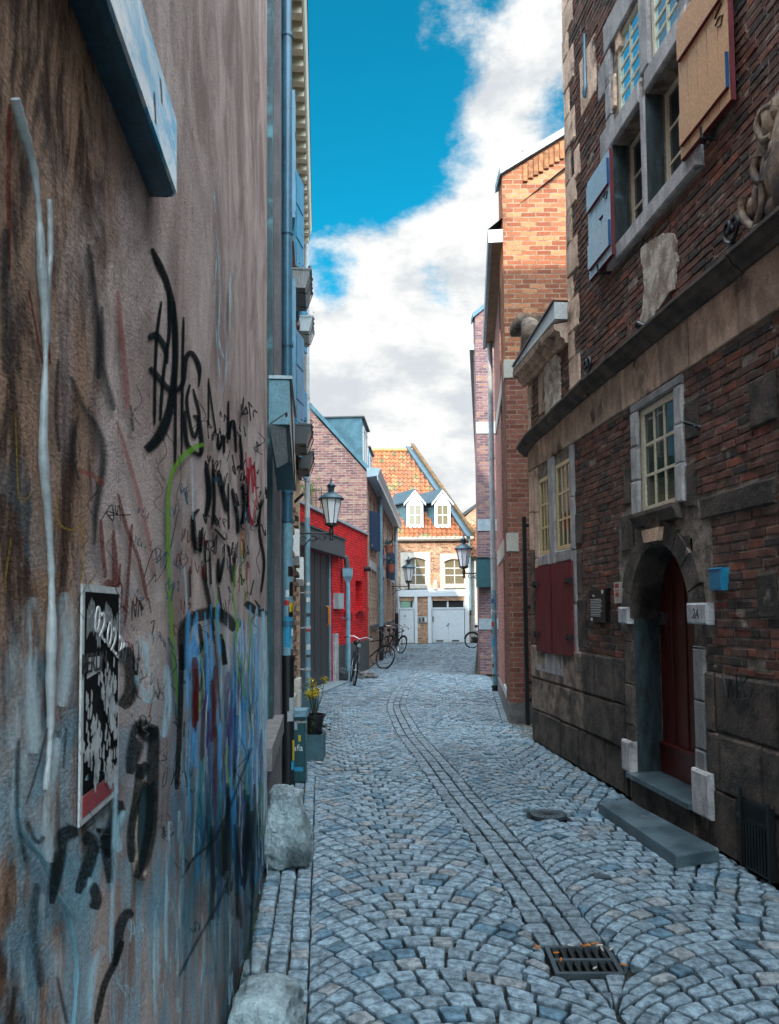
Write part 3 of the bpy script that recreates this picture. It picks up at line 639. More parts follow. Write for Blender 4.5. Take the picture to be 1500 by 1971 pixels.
graf('thin blue grey marker tags in the middle of the wall', 'sp_teal2', scrawl(32, 22, 250, 480, 900, 1230, 16, 44, 1.4, 3.2), taper=.05)
graf('small dark tags over and under the painted piece', 'sp_softblack', scrawl(33, 26, 240, 500, 1250, 1760, 25, 70, 2, 5), taper=.05)
graf('pale chalk tags low on the wall', 'sp_pale', scrawl(34, 24, 120, 470, 1450, 1900, 25, 80, 2, 5), taper=.05)
graf('rust red marker tags in the middle of the wall', 'sp_maroon', scrawl(35, 7, 190, 460, 950, 1250, 25, 60, 2, 4), taper=.05)
graf('crimson scribble near the far end of the wall', 'sp_red', [(5, [(473, 870), (478, 930), (482, 880), (487, 950), (489, 895), (495, 975)]), (4, [(479, 975), (486, 1012), (492, 960)]), (4, [(476, 900), (482, 1000)])])
graf('orange oval and bars low at the far end of the wall', 'sp_orange', [(4, [(466, 1020), (463, 1050), (467, 1068), (469, 1040), (466, 1020)]), (5, [(462, 1090), (461, 1140)]), (5, [(475, 1095), (477, 1150)])])
# the big lower piece, much overpainted
st_ = [(30, [(352, 1290, .8), (354, 1215), (372, 1190), (410, 1180), (440, 1195), (450, 1215, .6)]), (20, [(472, 1160), (500, 1180), (512, 1175)]), (14, [(350, 1240), (346, 1400), (340, 1520)]), (11, [(383, 1200), (388, 1240), (380, 1260)]), (13, [(425, 1220), (433, 1280), (428, 1230)])]
graf('black outline of the large overpainted piece', 'sp_black', st_)
def drips(x0, x1, y0, y1, n, w0, w1, l0, l1, seed):
    r = random.Random(seed); out = []
    for _ in range(n):
        x = r.uniform(x0, x1); y = r.uniform(y0, y1); l = r.uniform(l0, l1); d = (x-616)/(y+l/2-1172)*.0
        out.append((r.uniform(w0, w1), [(x, y), (x+r.uniform(-5, 5), y+l*.5), (x+r.uniform(-8, 8), y+l)]))
    return out
graf('pale blue painted bars in the overpainted piece', 'sp_pale', drips(440, 512, 1165, 1520, 60, 4, 15, 90, 260, 1)+drips(370, 450, 1190, 1600, 30, 3, 11, 70, 220, 2))
graf('mid blue painted bars in the overpainted piece', 'sp_blue', drips(360, 512, 1150, 1560, 56, 4, 15, 90, 240, 3)+[(11, [(366, 1285), (368, 1245, 1.2), (380, 1240), (384, 1300)]), (9, [(364, 1460), (366, 1400), (378, 1350), (372, 1440), (384, 1480)]), (13, [(420, 1160), (418, 1200), (424, 1260)])])
graf('dark red painted bars in the overpainted piece', 'sp_maroon', drips(366, 420, 1260, 1500, 8, 5, 11, 80, 190, 4)+[(16, [(375, 1265), (377, 1320), (374, 1400)])])
graf('purple painted bars in the overpainted piece', 'sp_purple', drips(395, 505, 1240, 1600, 24, 4, 12, 80, 240, 5))
graf('green patches in the overpainted piece', 'sp_green', drips(380, 505, 1040, 1560, 14, 3, 6, 50, 130, 6))
graf('white streaks over the overpainted piece', 'sp_white', drips(455, 514, 1180, 1560, 34, 3, 8, 60, 200, 21)+drips(300, 450, 1250, 1800, 26, 2, 6, 60, 200, 22))
graf('faint layered marker scribbles across the plaster', 'sp_softblack', [(3.2, [(random.Random(k).uniform(110, 500), random.Random(k+50).uniform(760, 1500)), ] ) for k in ()]+[(r0, [(x0, y0), (x0+dx, y0+dy*.4), (x0-dx*.6, y0+dy*.7), (x0+dx*.8, y0+dy)]) for r0, x0, y0, dx, dy in [(random.Random(k*7).uniform(1.5, 4), random.Random(k*3+1).uniform(120, 505), random.Random(k*5+2).uniform(700, 1600), random.Random(k+9).uniform(4, 16), random.Random(k+4).uniform(30, 120)) for k in range(46)]])
graf('dark teal drips along the far foot of the wall', 'sp_teal', drips(340, 505, 1380, 1720, 44, 5, 16, 100, 320, 8)+drips(350, 500, 1250, 1500, 12, 4, 9, 70, 180, 9))
graf('black soft strokes at the far foot of the wall', 'sp_softblack', drips(400, 490, 1500, 1700, 14, 8, 16, 100, 240, 10)+[(9, [(350, 1690), (375, 1650), (410, 1620), (440, 1560), (470, 1480), (484, 1440)]), (9, [(345, 1880), (375, 1820), (420, 1740), (440, 1690)]), (8, [(402, 1160), (415, 1250), (425, 1390)])])
graf('huge black spray letters low on the wall under the poster', 'sp_black', [
    (37, [(234, 1250, 1.2), (252, 1280), (252, 1330), (234, 1362)]), (43, [(250, 1490, .8), (264, 1420), (272, 1400), (288, 1415), (298, 1395, .7)]), (32, [(298, 1400), (294, 1470), (292, 1560), (282, 1640), (262, 1690, .8)]), (21, [(268, 1470), (264, 1530), (252, 1600), (254, 1660)]), (24, [(285, 1470), (276, 1480), (268, 1500)]),
    (40, [(228, 1540), (222, 1580), (200, 1640), (205, 1600), (212, 1700, .7)]), (37, [(150, 1600), (120, 1610), (112, 1660), (100, 1740, .6)]), (35, [(160, 1610), (176, 1620), (175, 1650), (150, 1720, .8)]), (27, [(178, 1700), (186, 1730), (180, 1750)]), (27, [(256, 1755), (240, 1765), (228, 1800), (222, 1860, .7)]), (18, [(236, 1810), (222, 1850), (200, 1900), (185, 1971)])])
graf('pale blue underpaint around the huge black letters', 'sp_pale', [(24, [(240, 1560), (225, 1600), (230, 1640)]), (24, [(175, 1690), (160, 1720), (150, 1760)]), (22, [(262, 1300), (285, 1350), (290, 1320)]), (18, [(276, 1240), (290, 1300), (288, 1350)]), (12, [(325, 1580), (322, 1700), (320, 1850)]), (10, [(300, 1750), (297, 1850), (300, 1971)]), (24, [(200, 1820), (180, 1870), (170, 1960)]), (18, [(222, 1500), (218, 1700), (214, 1850)]), (14, [(345, 1560), (350, 1700), (340, 1850)]), (12, [(380, 1500), (372, 1650)]), (22, [(320, 1280), (324, 1350), (316, 1420)])])
graf('whitish blotches wiped over the near foot of the wall', 'sp_white', [(60, [(20, 1160), (30, 1280), (24, 1440)]), (56, [(66, 1150), (60, 1300), (66, 1450)]), (44, [(124, 1140), (130, 1250), (120, 1360)]), (50, [(40, 1440), (26, 1600), (20, 1700)]), (34, [(80, 1720), (50, 1850), (64, 1971)]), (26, [(20, 1780), (16, 1900)]), (30, [(110, 1800), (112, 1900), (118, 1971)]), (20, [(276, 1230), (282, 1270), (276, 1300)]), (40, [(110, 1420), (90, 1560), (100, 1660)])])
graf('dark smears at the near foot of the wall', 'sp_softblack', [(8, [(92, 1400), (75, 1470), (50, 1550)]), (18, [(52, 1580), (70, 1620), (86, 1610)]), (16, [(36, 1420), (34, 1560), (50, 1660)]), (34, [(70, 1700), (66, 1800), (80, 1900)]), (26, [(108, 1640), (104, 1720)]), (14, [(128, 1400), (122, 1480)]), (30, [(30, 1900), (20, 1971)]), (34, [(10, 440), (8, 560), (12, 720)]), (20, [(110, 1880), (130, 1971)])])
# the patch where the plaster has broken away
m = MB(); pts = [(262, 1530), (270, 1500), (282, 1510), (292, 1498), (299, 1540), (296, 1600), (286, 1650), (274, 1690), (262, 1680), (258, 1610)]
P3 = [L1.P(*(lambda u, z: (u, .006, z))(*L1.uz(x, y, .006))) for x, y in pts]; m.face(P3); o = m.build('broken_plaster_patch', 'tealframe', hz); tag(o, 'ragged dark hole where the plaster has fallen off')
m = MB()
for i in range(len(pts)):
    a, b = pts[i], pts[(i+1) % len(pts)]; A, B_ = [L1.P(*(lambda u, z: (u, .007, z))(*L1.uz(x, y, .007))) for x, y in (a, b)]; m.tube([A, B_], .007, 6)
m.build('broken_plaster_edge', 'oldmortar', hz)
# pale chalk letters: RANDOM scrawl blocks at mid wall
graf('rows of pale blue white scrawl lettering beside the green line', 'sp_white', [(5, [(262, 1225), (262, 1290)]), (5, [(268, 1222), (272, 1265), (277, 1220)]), (5, [(283, 1215), (283, 1262), (290, 1215), (290, 1260)]), (6, [(298, 1205), (299, 1250)]), (5, [(266, 1310), (270, 1270)]), (5, [(300, 1260), (296, 1300)]), (4, [(305, 1210), (306, 1300)])])
# street-name like enamel board high up
sg = thing('enamel_wall_board', L1.P(1.4, .05, 2.6), 'long glossy blue and white enamel board bolted high on the plastered wall', 'sign')
n_ = .055; uS, zt = L1.uz(341, 230, n_); _, zb = L1.uz(338, 374, n_)
m = MB(); m.profile(L1, [(.0, zb+.005), (.045, zb), (n_, zb+.012), (n_, zt-.006), (.05, zt), (0, zt)], -.4, uS); m.build('board', 'enamel', sg)
m = MB(); m.profile(L1, [(0, zb-.012), (.04, zb-.012), (.052, zb-.001), (0, zb-.001)], -.4, uS-.02); m.build('bottom_rail', 'pipe_blue', sg)
m = MB()
for a in (298, 310):
    for y0, y1 in ((178, 238),) if a == 298 else ((152, 200),): u0, z0 = L1.uz(a, y0, n_+.001); u1, z1 = L1.uz(a+3, y1, n_+.001); m.face([L1.P(u0-.006, n_+.001, z0), L1.P(u0+.006, n_+.001, z0), L1.P(u1+.006, n_+.001, z1), L1.P(u1-.006, n_+.001, z1)])
m.build('scratches', 'black', sg)
# thick painted cable and thin cable
def L1p(px, py, n): u, z = L1.uz(px, py, n); return L1.P(u, n, z)
cb = [(30, 190), (45, 250), (66, 330), (76, 420), (80, 500), (86, 580), (88, 680), (85, 780), (84, 880), (92, 980), (98, 1080), (100, 1180), (98, 1300), (97, 1420), (88, 1520)]
def fcab(m):
    p = [L1p(x, y, .008) for x, y, *_ in cat_rom(cb, 5)]; m.tube(p, [.0055+.0016*math.sin(i*.35)+rnd.uniform(-.001, .001) for i in range(len(p))], 8)
    p = [L1p(x, y, .006) for x, y, *_ in cat_rom([(95, 385), (97, 480), (92, 560), (93, 660)], 5)]; m.tube(p, .004, 7)
one('painted_cable', fcab, 'pipe_pale', 'thick lumpy cable painted pale blue running down the near plaster', 'cable', L1p(88, 1520, 0), smooth=True)
def fc2(m):
    p = [L1p(x, y, .006) for x, y, *_ in cat_rom([(37, 1555), (38, 1590), (58, 1625), (80, 1650), (100, 1690), (108, 1720), (130, 1750), (140, 1790), (148, 1850), (146, 1920), (140, 1990)], 5)]; m.tube(p, [.0028+rnd.uniform(0, .0022) for _ in p], 6)
one('thin_cable', fc2, 'pipe_cyan', 'thin light blue cable zigzagging down the foot of the plastered wall', 'cable', L1p(140, 1971, 0), smooth=True)
# concert poster
po = thing('poster', L1p(190, 1540, 0), 'black and white event poster with red foot pasted on the plaster', 'poster')
pn = .0075
uA, zA = L1.uz(160, 1117, pn); uB, zB = L1.uz(232, 1137, pn); _, zC = L1.uz(230, 1533, pn); _, zD = L1.uz(148, 1588, pn)
zt_, zb_ = (zA+zB)/2, (zC+zD)/2; uA, uB = min(uA, uB), max(uA, uB); pw, ph = uB-uA, zt_-zb_
m = MB(); m.box(L1, uA, uB, .004, pn, zb_, zt_); m.build('paper', 'printwhite', po)
m = MB(); m.box(L1, uA+.012, uB-.012, .0045, pn+.0006, zb_+.045, zt_-.012); m.build('black_print', 'printblack', po)
m = MB(); m.box(L1, uA+.012, uB-.012, .0045, pn+.0009, zb_+.012, zb_+.043); m.build('red_print', 'red_paint', po)
def pq(m, a, b, c, d): m.face([L1.P(uA+pw*x, pn+.0014, zb_+ph*y) for x, y in (a, b, c, d)])
m = MB(); r_ = random.Random(5)
for i in range(26):       # spiky band-logo lettering
    x = .08+.84*i/26; h = r_.uniform(.07, .13); y0 = .84+.04*math.sin(i*.5); pq(m, (x, y0-h*.7), (x+.016, y0-h*.6), (x+.02, y0+h*.4), (x+.006, y0+h*.55))
    if i % 2: pq(m, (x, y0-.01), (x+.035, y0), (x+.035, y0+.012), (x, y0+.006))
m.build('logo_print', 'printwhite', po)
m = MB()                  # crowd of ragged pale figures
for i in range(26):
    cx, cy = r_.uniform(.12, .88), r_.uniform(.10, .56); hh = r_.uniform(.025, .075); ww = hh*r_.uniform(.5, 1.1)
    pts = []
    for k in range(20):
        a = 2*math.pi*k/20; rr = r_.uniform(.55, 1.25); pts.append((cx+math.cos(a)*ww*rr*1.3, cy+math.sin(a)*hh*rr))
    m.face([L1.P(uA+pw*min(.95, max(.05, x)), pn+.0013+i*.0002, zb_+ph*y) for x, y in pts])
    for k in range(4): x = cx+r_.uniform(-.12, .12); y = cy+r_.uniform(-.08, .09); pq(m, (x, y), (x+.03, y-.01), (x+.045, y+.03), (x+.01, y+.05))
m.build('figure_print', 'printwhite', po)
m = MB(); pq(m, (.1, .60), (.45, .62), (.45, .685), (.1, .69)); m.build('caption_print', 'printwhite', po)
text(po, '02.02.20', L1, uA+pw*.70, zt_-ph*.295, pn+.0016, .066, 'white', rot=-.35, name='date_print')
text(po, 'BERLIN', L1, uA+pw*.28, zt_-ph*.375, pn+.0018, .045, 'black', name='town_print')
# metal hood over the recess
hd = thing('metal_hood', L1.P(L1.uy(6), 0, 2.9), 'pale blue sheet metal hood with ribbed flap above the recessed window', 'hood')
ha, hb = L1.uy(5.75), L1.uy(6.9); zt2 = 1.7+(1175-727)/1500*5.8; zb2 = zt2-.34
m = MB(); m.prism(L1, [(ha, zb2), (hb, zb2-.32), (hb, zt2), (ha, zt2)], 0, .155); m.build('casing', 'zinc', hd)
m = MB(); m.box(L1, ha-.02, hb+.02, 0, .175, zt2, zt2+.025); m.build('lid', 'zinc_pale', hd)
m = MB(); P = L1.P; m.face([P(ha-.006, .0, zb2+.0), P(ha-.006, .125, zb2+.09), P(ha+.16, .14, zb2-.25), P(ha+.16, .05, zb2-.30)], [(0, 0), (.5, 0), (.5, .6), (0, .6)])
m.face([P(ha+.01, .0, zb2), P(ha+.01, .125, zb2+.09), P(ha+.18, .14, zb2-.25), P(ha+.18, .05, zb2-.30)]); m.build('flap', 'boardpanel', hd)
m = MB(); m.tube([P(ha-.008, .13, zb2+.09), P(ha+.16, .145, zb2-.25)], .01, 6); m.tube([P(ha, .156, zt2), P(hb, .156, zb2-.32)], .008, 6); m.build('trim', 'darkgrey', hd)
# blue downpipe
def pipe(name, label, fr, u, n, z0, z1, r, mat, mat2=None, zs=None, group=None, rings=(), boot=None, cat='downpipe'):
    t = thing(name, fr.P(u, n, max(0, z0)), label, cat, group); p = fr.P
    if mat2:
        m = MB(); m.tube([p(u, n, z0), p(u, n, zs)], r*1.02, 14); m.build('lower_pipe', mat2, t, True); m = MB(); m.tube([p(u, n, zs), p(u, n, z1)], r, 14); m.build('upper_pipe', mat, t, True)
    else: m = MB(); m.tube([p(u, n, z0), p(u, n, z1)], r, 14); m.build('pipe', mat, t, True)
    for z in rings: m = MB(); m.tube([p(u, n, z-.018), p(u, n, z+.018)], r*1.2, 14); m.tube([p(u, n, z-.03), p(u, n, z+.03)], r*1.07, 14); m.box(fr, u-.012, u+.012, 0, n, z-.012, z+.012); m.build('bracket', mat, t, True)
    if boot: m = MB(); m.tube([p(u, n, z0), p(u, n, boot)], r*1.22, 14); m.tube([p(u, n, boot-.05), p(u, n, boot)], r*1.4, 14); m.build('boot', 'black', t, True)
    return t
uP = L1.uy(7.75); zz = lambda py, y: 1.7+(1175-py)/1500*y
dp = pipe('blue_downpipe', 'dark blue downpipe between the plastered wall and the brick house', L1, uP, .055, 0, 8.9, .052, 'pipe_blue', 'pipe_cyan', zz(1000, 7.75), rings=[zz(y, 7.75) for y in (25, 430, 655, 945, 1000, 1200)], boot=zz(1260, 7.75))
def sticker(par, fr, u, n, z, r, a0, a1, h, mat, w_=None):
    m = MB(); K = 6
    for k in range(K):
        x0, x1 = a0+(a1-a0)*k/K, a0+(a1-a0)*(k+1)/K; c = fr.P(u, n, z)
        q = [c+fr.d*(-math.sin(x)*r)*1+fr.n*(math.cos(x)*r)+Vector((0, 0, s_)) for x, s_ in ((x0, 0), (x1, 0), (x1, h), (x0, h))]; m.face(q)
    return m.build('sticker', mat, par)
for py, h, mt, a0, a1 in ((1090, .1, 'black', .3, 1.5), (1120, .14, 'black', .2, 1.2), (1135, .07, 'white', 1.3, 1.9), (1160, .09, 'yellow', .2, 1.2), (1155, .05, 'red_paint', 1.2, 2.2), (1168, .1, 'black', .3, 1.4), (1185, .22, 'signblue', .4, 2.1), (1210, .07, 'white', .2, .8), (1225, .1, 'signblue', 1., 2.2), (1248, .12, 'darkgrey', .2, 1.0)):
    sticker(dp, L1, uP, .055, zz(py, 7.75)-h, .0545, a0, a1, h, mt)
for py, h, mt, a0, a1 in ((1340, .16, 'pipe_pale', .4, 1.3), (1365, .1, 'pipe_pale', .6, 1.6), (1420, .2, 'yellow', .2, .8), (1460, .08, 'signblue', .3, 1.)): sticker(dp, L1, uP, .055, zz(py, 7.75)-h, .0655, a0, a1, h, mt)
# guard stones against the foot of the wall
def rock(name, label, c, dims, seed, taper=.75, lean=0.):
    import bmesh
    bm = bmesh.new(); bmesh.ops.create_cube(bm, size=1); bmesh.ops.subdivide_edges(bm, edges=bm.edges, cuts=24, use_grid_fill=True)
    for v in bm.verts:
        p = v.co*2; m_ = max(abs(p.x), abs(p.y), abs(p.z)); sph = p.normalized(); q = p*(.55)+sph*m_*.52
        zf = (q.z+1)/2; k = 1-(1-taper)*max(0, zf)
        q = Vector((q.x*k+lean*zf, q.y*k, q.z)); s_ = Vector((seed*3.1, 0, 0))
        q += sph*(mn.noise(q*1.3+s_)*.18+abs(mn.noise(q*3.1+s_))*.12+abs(mn.noise(q*7+s_))*.07+mn.noise(q*17+s_)*.03)
        v.co = Vector((q.x*dims[0]/2, q.y*dims[1]/2, (q.z+1)*dims[2]/2-.02))
    me = bpy.data.meshes.new(name); bm.to_mesh(me); bm.free(); me.materials.append(MT['boulder'])
    for p in me.polygons: p.use_smooth = True
    o = bpy.data.objects.new(name, me); C.objects.link(o); o.location = c; return tag(o, label, 'guard stone')
rock('guard_stone', 'tall worn guard stone leaning against the plastered wall', (-.70, 5.4, 0), (.32, .36, .50), 2, .62, -.12)
rock('guard_stone', 'low rounded guard stone at the bottom edge of the picture', (-.475, 3.02, 0), (.30, .38, .29), 6, .72, -.05)
rock('loose_stone', 'small dark stone wedged between wall and low guard stone', (-.62, 3.55, 0), (.10, .2, .16), 9, .8)
bpy.data.objects['loose_stone']['category'] = 'stone'
# ------------------------------------------------------------------ brick house with the cream cornice
h2 = thing('brick_house', L1.P(11.5, 0, 0), 'tall ochre brick house with cream bracketed cornice beyond the plastered wall', 'house')
A2, B2 = L1.uy(8.2), L1.uy(14.7); ZC = 8.75
op = [(L1.uy(9.7), L1.uy(10.8)), (L1.uy(12.6), L1.uy(13.7))]; hol = [(a, b, z0, z0+1.6) for a, b in op for z0 in (4.1, 6.45)]
m = MB(); wall(m, L1, A2, B2, 0, ZC+.4, hol, .16, 5); m.build('wall', 'brick_ochre', h2)
for a, b, z0, z1 in hol:
    window('window', L1, a, b, z0, z1, -.1, 2, 3, h2)
    m = MB(); m.box(L1, a-.08, b+.08, -.05, .06, z0-.08, z0-.002); m.build('window_sill', 'sillstone', h2)
    for s_ in (0, 1):       # shutters folded back on both sides
        u = a-.03 if s_ == 0 else b+.03; sg_ = -1 if s_ == 0 else 1; m = MB()
        d = Fr(L1.P(u, .02, 0)[:2], (L1.P(u, .02, 0)+L1.d*sg_*.94+L1.n*(.22 if sg_ > 0 else .10))[:2], (1, 0)); m.box(d, 0, .5, -.02, .02, z0, z1)
        for k in range(3): m.box(d, .05, .45, .02, .03, z0+.1+k*.5, z0+.5+k*.5)
        m.build('shutter', 'skyblue_shutter', h2)
# cornice: frieze board, brackets, soffit, gutter
m = MB(); m.box(L1, A2+.01, B2, 0, .025, ZC-.02, ZC+.2); m.box(L1, A2+.01, B2+.05, 0, .20, ZC+.2, ZC+.24); m.profile(L1, [(.18, ZC+.24), (.21, ZC+.25), (.24, ZC+.36), (.24, ZC+.40), (.0, ZC+.40), (.0, ZC+.24)], A2+.01, B2+.08); m.box(L1, A2+.01, B2+.05, .18, .20, ZC+.12, ZC+.2)
m.build('cornice', 'cream', h2)
nb = 22
for i in range(nb):
    u = A2+.12+(B2-A2-.2)*i/(nb-1); m = MB(); m.box(L1, u-.06, u+.06, .025, .18, ZC+.03, ZC+.198); m.build('cornice_bracket', 'cream', h2)
m = MB(); m.prism(L1, [(A2, ZC+.4), (B2+.05, ZC+.4), (B2+.05, ZC+.44), (A2, ZC+.44)], -5, .25); m.build('roof_edge', 'lead', h2)
m = MB(); m.profile(L1, [(.1, ZC+.45), (-1.2, 15.2), (-6.5, 15.2), (-6.5, 5), (-5.1, 5)], A2, B2); m.build('shadow_roof', 'lead', h2)  # unseen steep roof, raised to throw shade on the far house's foot
# toothed brick piers at street level
for ua, ub, mt in ((L1.uy(8.3), L1.uy(9.1), 0), (L1.uy(10.6), L1.uy(11.3), 1)):
    m = MB(); z = .75; k = 0
    while z < 3.1:
        o_ = .05 if k % 2 else .0; c_ = rnd.uniform(.7, 1.15); cc = (.62*c_, .34*c_, .14*c_) if mt == 0 else (.42*c_, .26*c_, .19*c_)
        for uu in (ua, (ua+ub)/2): m.block(L1, uu, uu+(ub-ua)/2-.01, -.02, .035+o_*.8+rnd.uniform(-.01, .01), z, z+.058, .007, .005, cc)
        z += .068; k += 1
    m.build('toothed_pier', 'oldbrick', h2)
    m = MB(); m.prism(L1, [(ua-.05, .35), (ub+.05, .35), (ub+.05, .74), (ua-.05, .78)], -.02, .10); m.build('pier_foot', 'offwhite', h2)
d2 = pipe('pale_downpipe', 'slim downpipe painted pale cyan in front of the far brick house corner', L1, L1.uy(14.55), .14, 0, ZC-.05, .05, 'pipe_pale', 'pipe_cyan', zz(995, 14.4), rings=[zz(y, 14.4) for y in (755, 920, 1140, 1208, 1288)])
for py, h, mt in ((1120, .06, 'white'), (1150, .08, 'white'), (1208, .07, 'red_paint'), (1180, .06, 'darkgrey'), (1240, .1, 'white'), (1260, .05, 'darkgrey')): sticker(d2, L1, L1.uy(14.55), .14, zz(py, 14.4)-h, .053, .3, 2.0, h, mt)
for px, py, y in ((563, 1042, 9.6), (581, 1092, 12.0)):
    u = L1.uy(y); z = zz(py, y); t = thing('alarm_box', L1.P(u, 0, z-.15), ('larger white angular alarm box on the brick wall beside the dark blue downpipe' if y < 10 else 'smaller white alarm box on the brick wall beside the cyan downpipe'), 'alarm box')
    m = MB(); pr = [(u-.02, z-.18), (u+.13, z-.28), (u+.28, z-.18), (u+.28, z+.16), (u-.02, z+.16)]; m.prism(L1, pr, 0, .12); m.build('housing', 'white', t); m = MB(); m.box(L1, u+.08, u+.18, .12, .125, z-.05, z+.06); m.build('badge', 'greybox', t)
# flower boxes
def flower_box(y, z, label, mat='darkgrey', L=.8, fl='red_flower'):
    u = L1.uy(y); t = thing('flower_box', L1.P(u, .1, z), label, 'flower box', 'flower boxes under the windows of the ochre brick house')
    m = MB(); m.profile(L1, [(.04, z), (.20, z), (.27, z+.24), (.02, z+.24)], u-L/2, u+L/2); m.box(L1, u-L/2-.01, u+L/2+.01, .01, .285, z+.235, z+.26); m.build('box', mat, t)
    m = MB()
    for s_ in (-.3, .3): m.tube([L1.P(u+s_*L, .0, z+.02), L1.P(u+s_*L, .22, z-.015), L1.P(u+s_*L, .295, z+.2)], .008, 6)
    m.build('bracket', 'iron', t)
    m = MB(); m2 = MB()
    for _ in range(150):
        p = L1.P(u+rnd.uniform(-L/2, L/2), rnd.uniform(.03, .29), z+.26+rnd.uniform(-.02, .07)); a = rnd.uniform(0, 6.28); s_ = rnd.uniform(.012, .025)
        v = Vector((math.cos(a), math.sin(a), rnd.uniform(-.5, .5)))*s_; w2 = Vector((-math.sin(a), math.cos(a), rnd.uniform(0, 1)))*s_*.7; (m2 if rnd.random() < .4 else m).face([p-v, p+w2, p+v, p-w2])
    m.build('leaves', 'green_leaf', t); m2.build('flowers', fl, t)
flower_box(10.2, zz(550, 10.2)-.1, 'near upper flower box high above the blue downpipe', 'boardpanel'); flower_box(13.1, zz(632, 13.1)-.1, 'far upper flower box with red blooms', 'greybox')
flower_box(10.4, zz(848, 10.4)-.1, 'near lower dark flower box above the white alarm boxes', 'black'); flower_box(12.6, zz(895, 12.6)-.1, 'far lower dark flower box above the street lantern', 'black')
m = MB(); p = L1.P(L1.uy(11.5), 0, zz(965, 11.5)); m.tube([p, p+L1.n*.16+Vector((0, -.2, .1))], .022, 8); o = m.build('wall_spout', 'iron', None, True); recentre(o, p); tag(o, 'short black iron spout sticking out of the ochre brick wall', 'spout')

# ------------------------------------------------------------------ street lanterns on scroll brackets (built once, in local metres: x out of wall)
def make_lantern():
    t = thing('street_lantern', (0, 0, 0), '', 'street lamp', 'old style street lanterns on iron wall brackets'); z = .12
    m = MB(); m.lathe([(.085, z), (.165, z+.38)], (.5, 0, 0), 8); m.build('glass', 'lampglass', t)
    m = MB()
    for k in range(8): a = 2*math.pi*(k+.5)/8; m.tube([(.5+.087*math.cos(a), .087*math.sin(a), z), (.5+.168*math.cos(a), .168*math.sin(a), z+.38)], .007, 5)
    m.lathe([(.1, z-.03), (.1, z+.005), (.05, z-.05)][::-1], (.5, 0, 0), 12); m.build('cage', 'iron', t)
    m = MB(); m.lathe([(.20, z+.375), (.205, z+.39), (.15, z+.44), (.085, z+.475), (.06, z+.49), (.045, z+.50), (.05, z+.56), (.07, z+.585), (.07, z+.60), (.03, z+.63), (.014, z+.66), (.018, z+.68), (.002, z+.72)], (.5, 0, 0), 20); m.build('hood', 'lead', t, True)
    m = MB(); m.lathe([(.02, -.14), (.03, -.12), (.022, -.06), (.04, -.03), (.035, .03), (.02, z-.05)][:], (.5, 0, 0), 12); m.tube([(0, 0, -.03), (.46, 0, -.03)], .014, 8)
    def scroll(cx, cz, r0, a0, a1, k=18): return [(cx+math.cos(a0+(a1-a0)*i/k)*r0*(1-.62*i/k), 0, cz+math.sin(a0+(a1-a0)*i/k)*r0*(1-.62*i/k)) for i in range(k+1)]
    m.tube([(.0, 0, -.26), (.08, 0, -.22), (.16, 0, -.13)]+scroll(.22, -.10, .06, 3.5, 8.8), .010, 6); m.tube([(.16, 0, -.14), (.25, 0, -.14), (.32, 0, -.10)]+scroll(.37, -.09, .05, 3.4, 8.6), .009, 6); m.tube(scroll(.06, -.12, .05, 0, 5.6), .008, 6)
    m.box(FR(0), -.02, .0, -.03, .03, -.32, .05); m.tube([(.5, 0, z+.02), (.40, 0, z+.0), (.36, 0, z+.06), (.40, 0, z+.12)], .006, 5); m.build('bracket', 'black', t)
    return t
lan = make_lantern(); lan['label'] = 'nearest street lantern reaching out in front of the red wall'
p = L1.P(L1.uy(13.2), .02, zz(1022, 13.2)); lan.location = p; lan.rotation_euler = (0, 0, math.atan2(L1.n.y, L1.n.x)); lan.scale = (1.1,)*3
l2 = copy_tree(lan); l2['label'] = 'street lantern hanging beside the white cottage at the right brick corner'; l2.location = (2.66, 20.4+.9, zz(1103, 21.2)); l2.rotation_euler = (0, 0, math.pi); l2.scale = (1.25,)*3
l3 = copy_tree(lan); l3['label'] = 'farthest street lantern in front of the far house window'; l3.location = (.07, 34.6, zz(1130, 34.6)+.05); l3.rotation_euler = (0, 0, 0); l3.scale = (1.55, 1.55, 1.55)

# ------------------------------------------------------------------ low red painted building
rb = thing('red_brick_outbuilding', RED.P(4, 0, 0), 'low building of brick painted bright red with dark sheet gate', 'building')
H = 3.88
def ru(px, py=1200): return RED.U(px, py)
g0, g1 = ru(588), ru(640); gz = 3.0; uE = RED.L
wn = [(ru(664), ru(676), RED.Z(670, 1172), RED.Z(670, 1112), .35), (ru(685), ru(698), RED.Z(690, 1168), RED.Z(690, 1118), .35)]
m = MB(); wall(m, RED, -1.2, uE, .0, H, [(g0-2, g1, -.01, gz, .09)]+wn, .3, 3); m.build('wall', 'brick_redpaint', rb)
m = MB(); m.box(RED, -1.2, uE+.02, -3, .05, H, H+.06); m.build('coping', 'zinc_pale', rb)
m = MB(); m.box(RED, g1+.35, uE-.0, 0, .03, 0, .85); m.build('plinth', 'slateplinth', rb)
m = MB(); m.box(RED, -1.2, g1+.7, 0, .16, gz, gz+.42); m.box(RED, -1.2, g1+.73, 0, .19, gz+.42, gz+.45); m.build('steel_lintel', 'darkgrey', rb)
gt = MB()
for i in range(16):
    a = g0-2+(g1-g0+2)*i/16; gt.box(RED, a+.004, a+(g1-g0+2)/16-.004, -.12, -.07+.008*(i % 2), .06, gz)
gt = gt.build('gate', 'gatewood', rb)
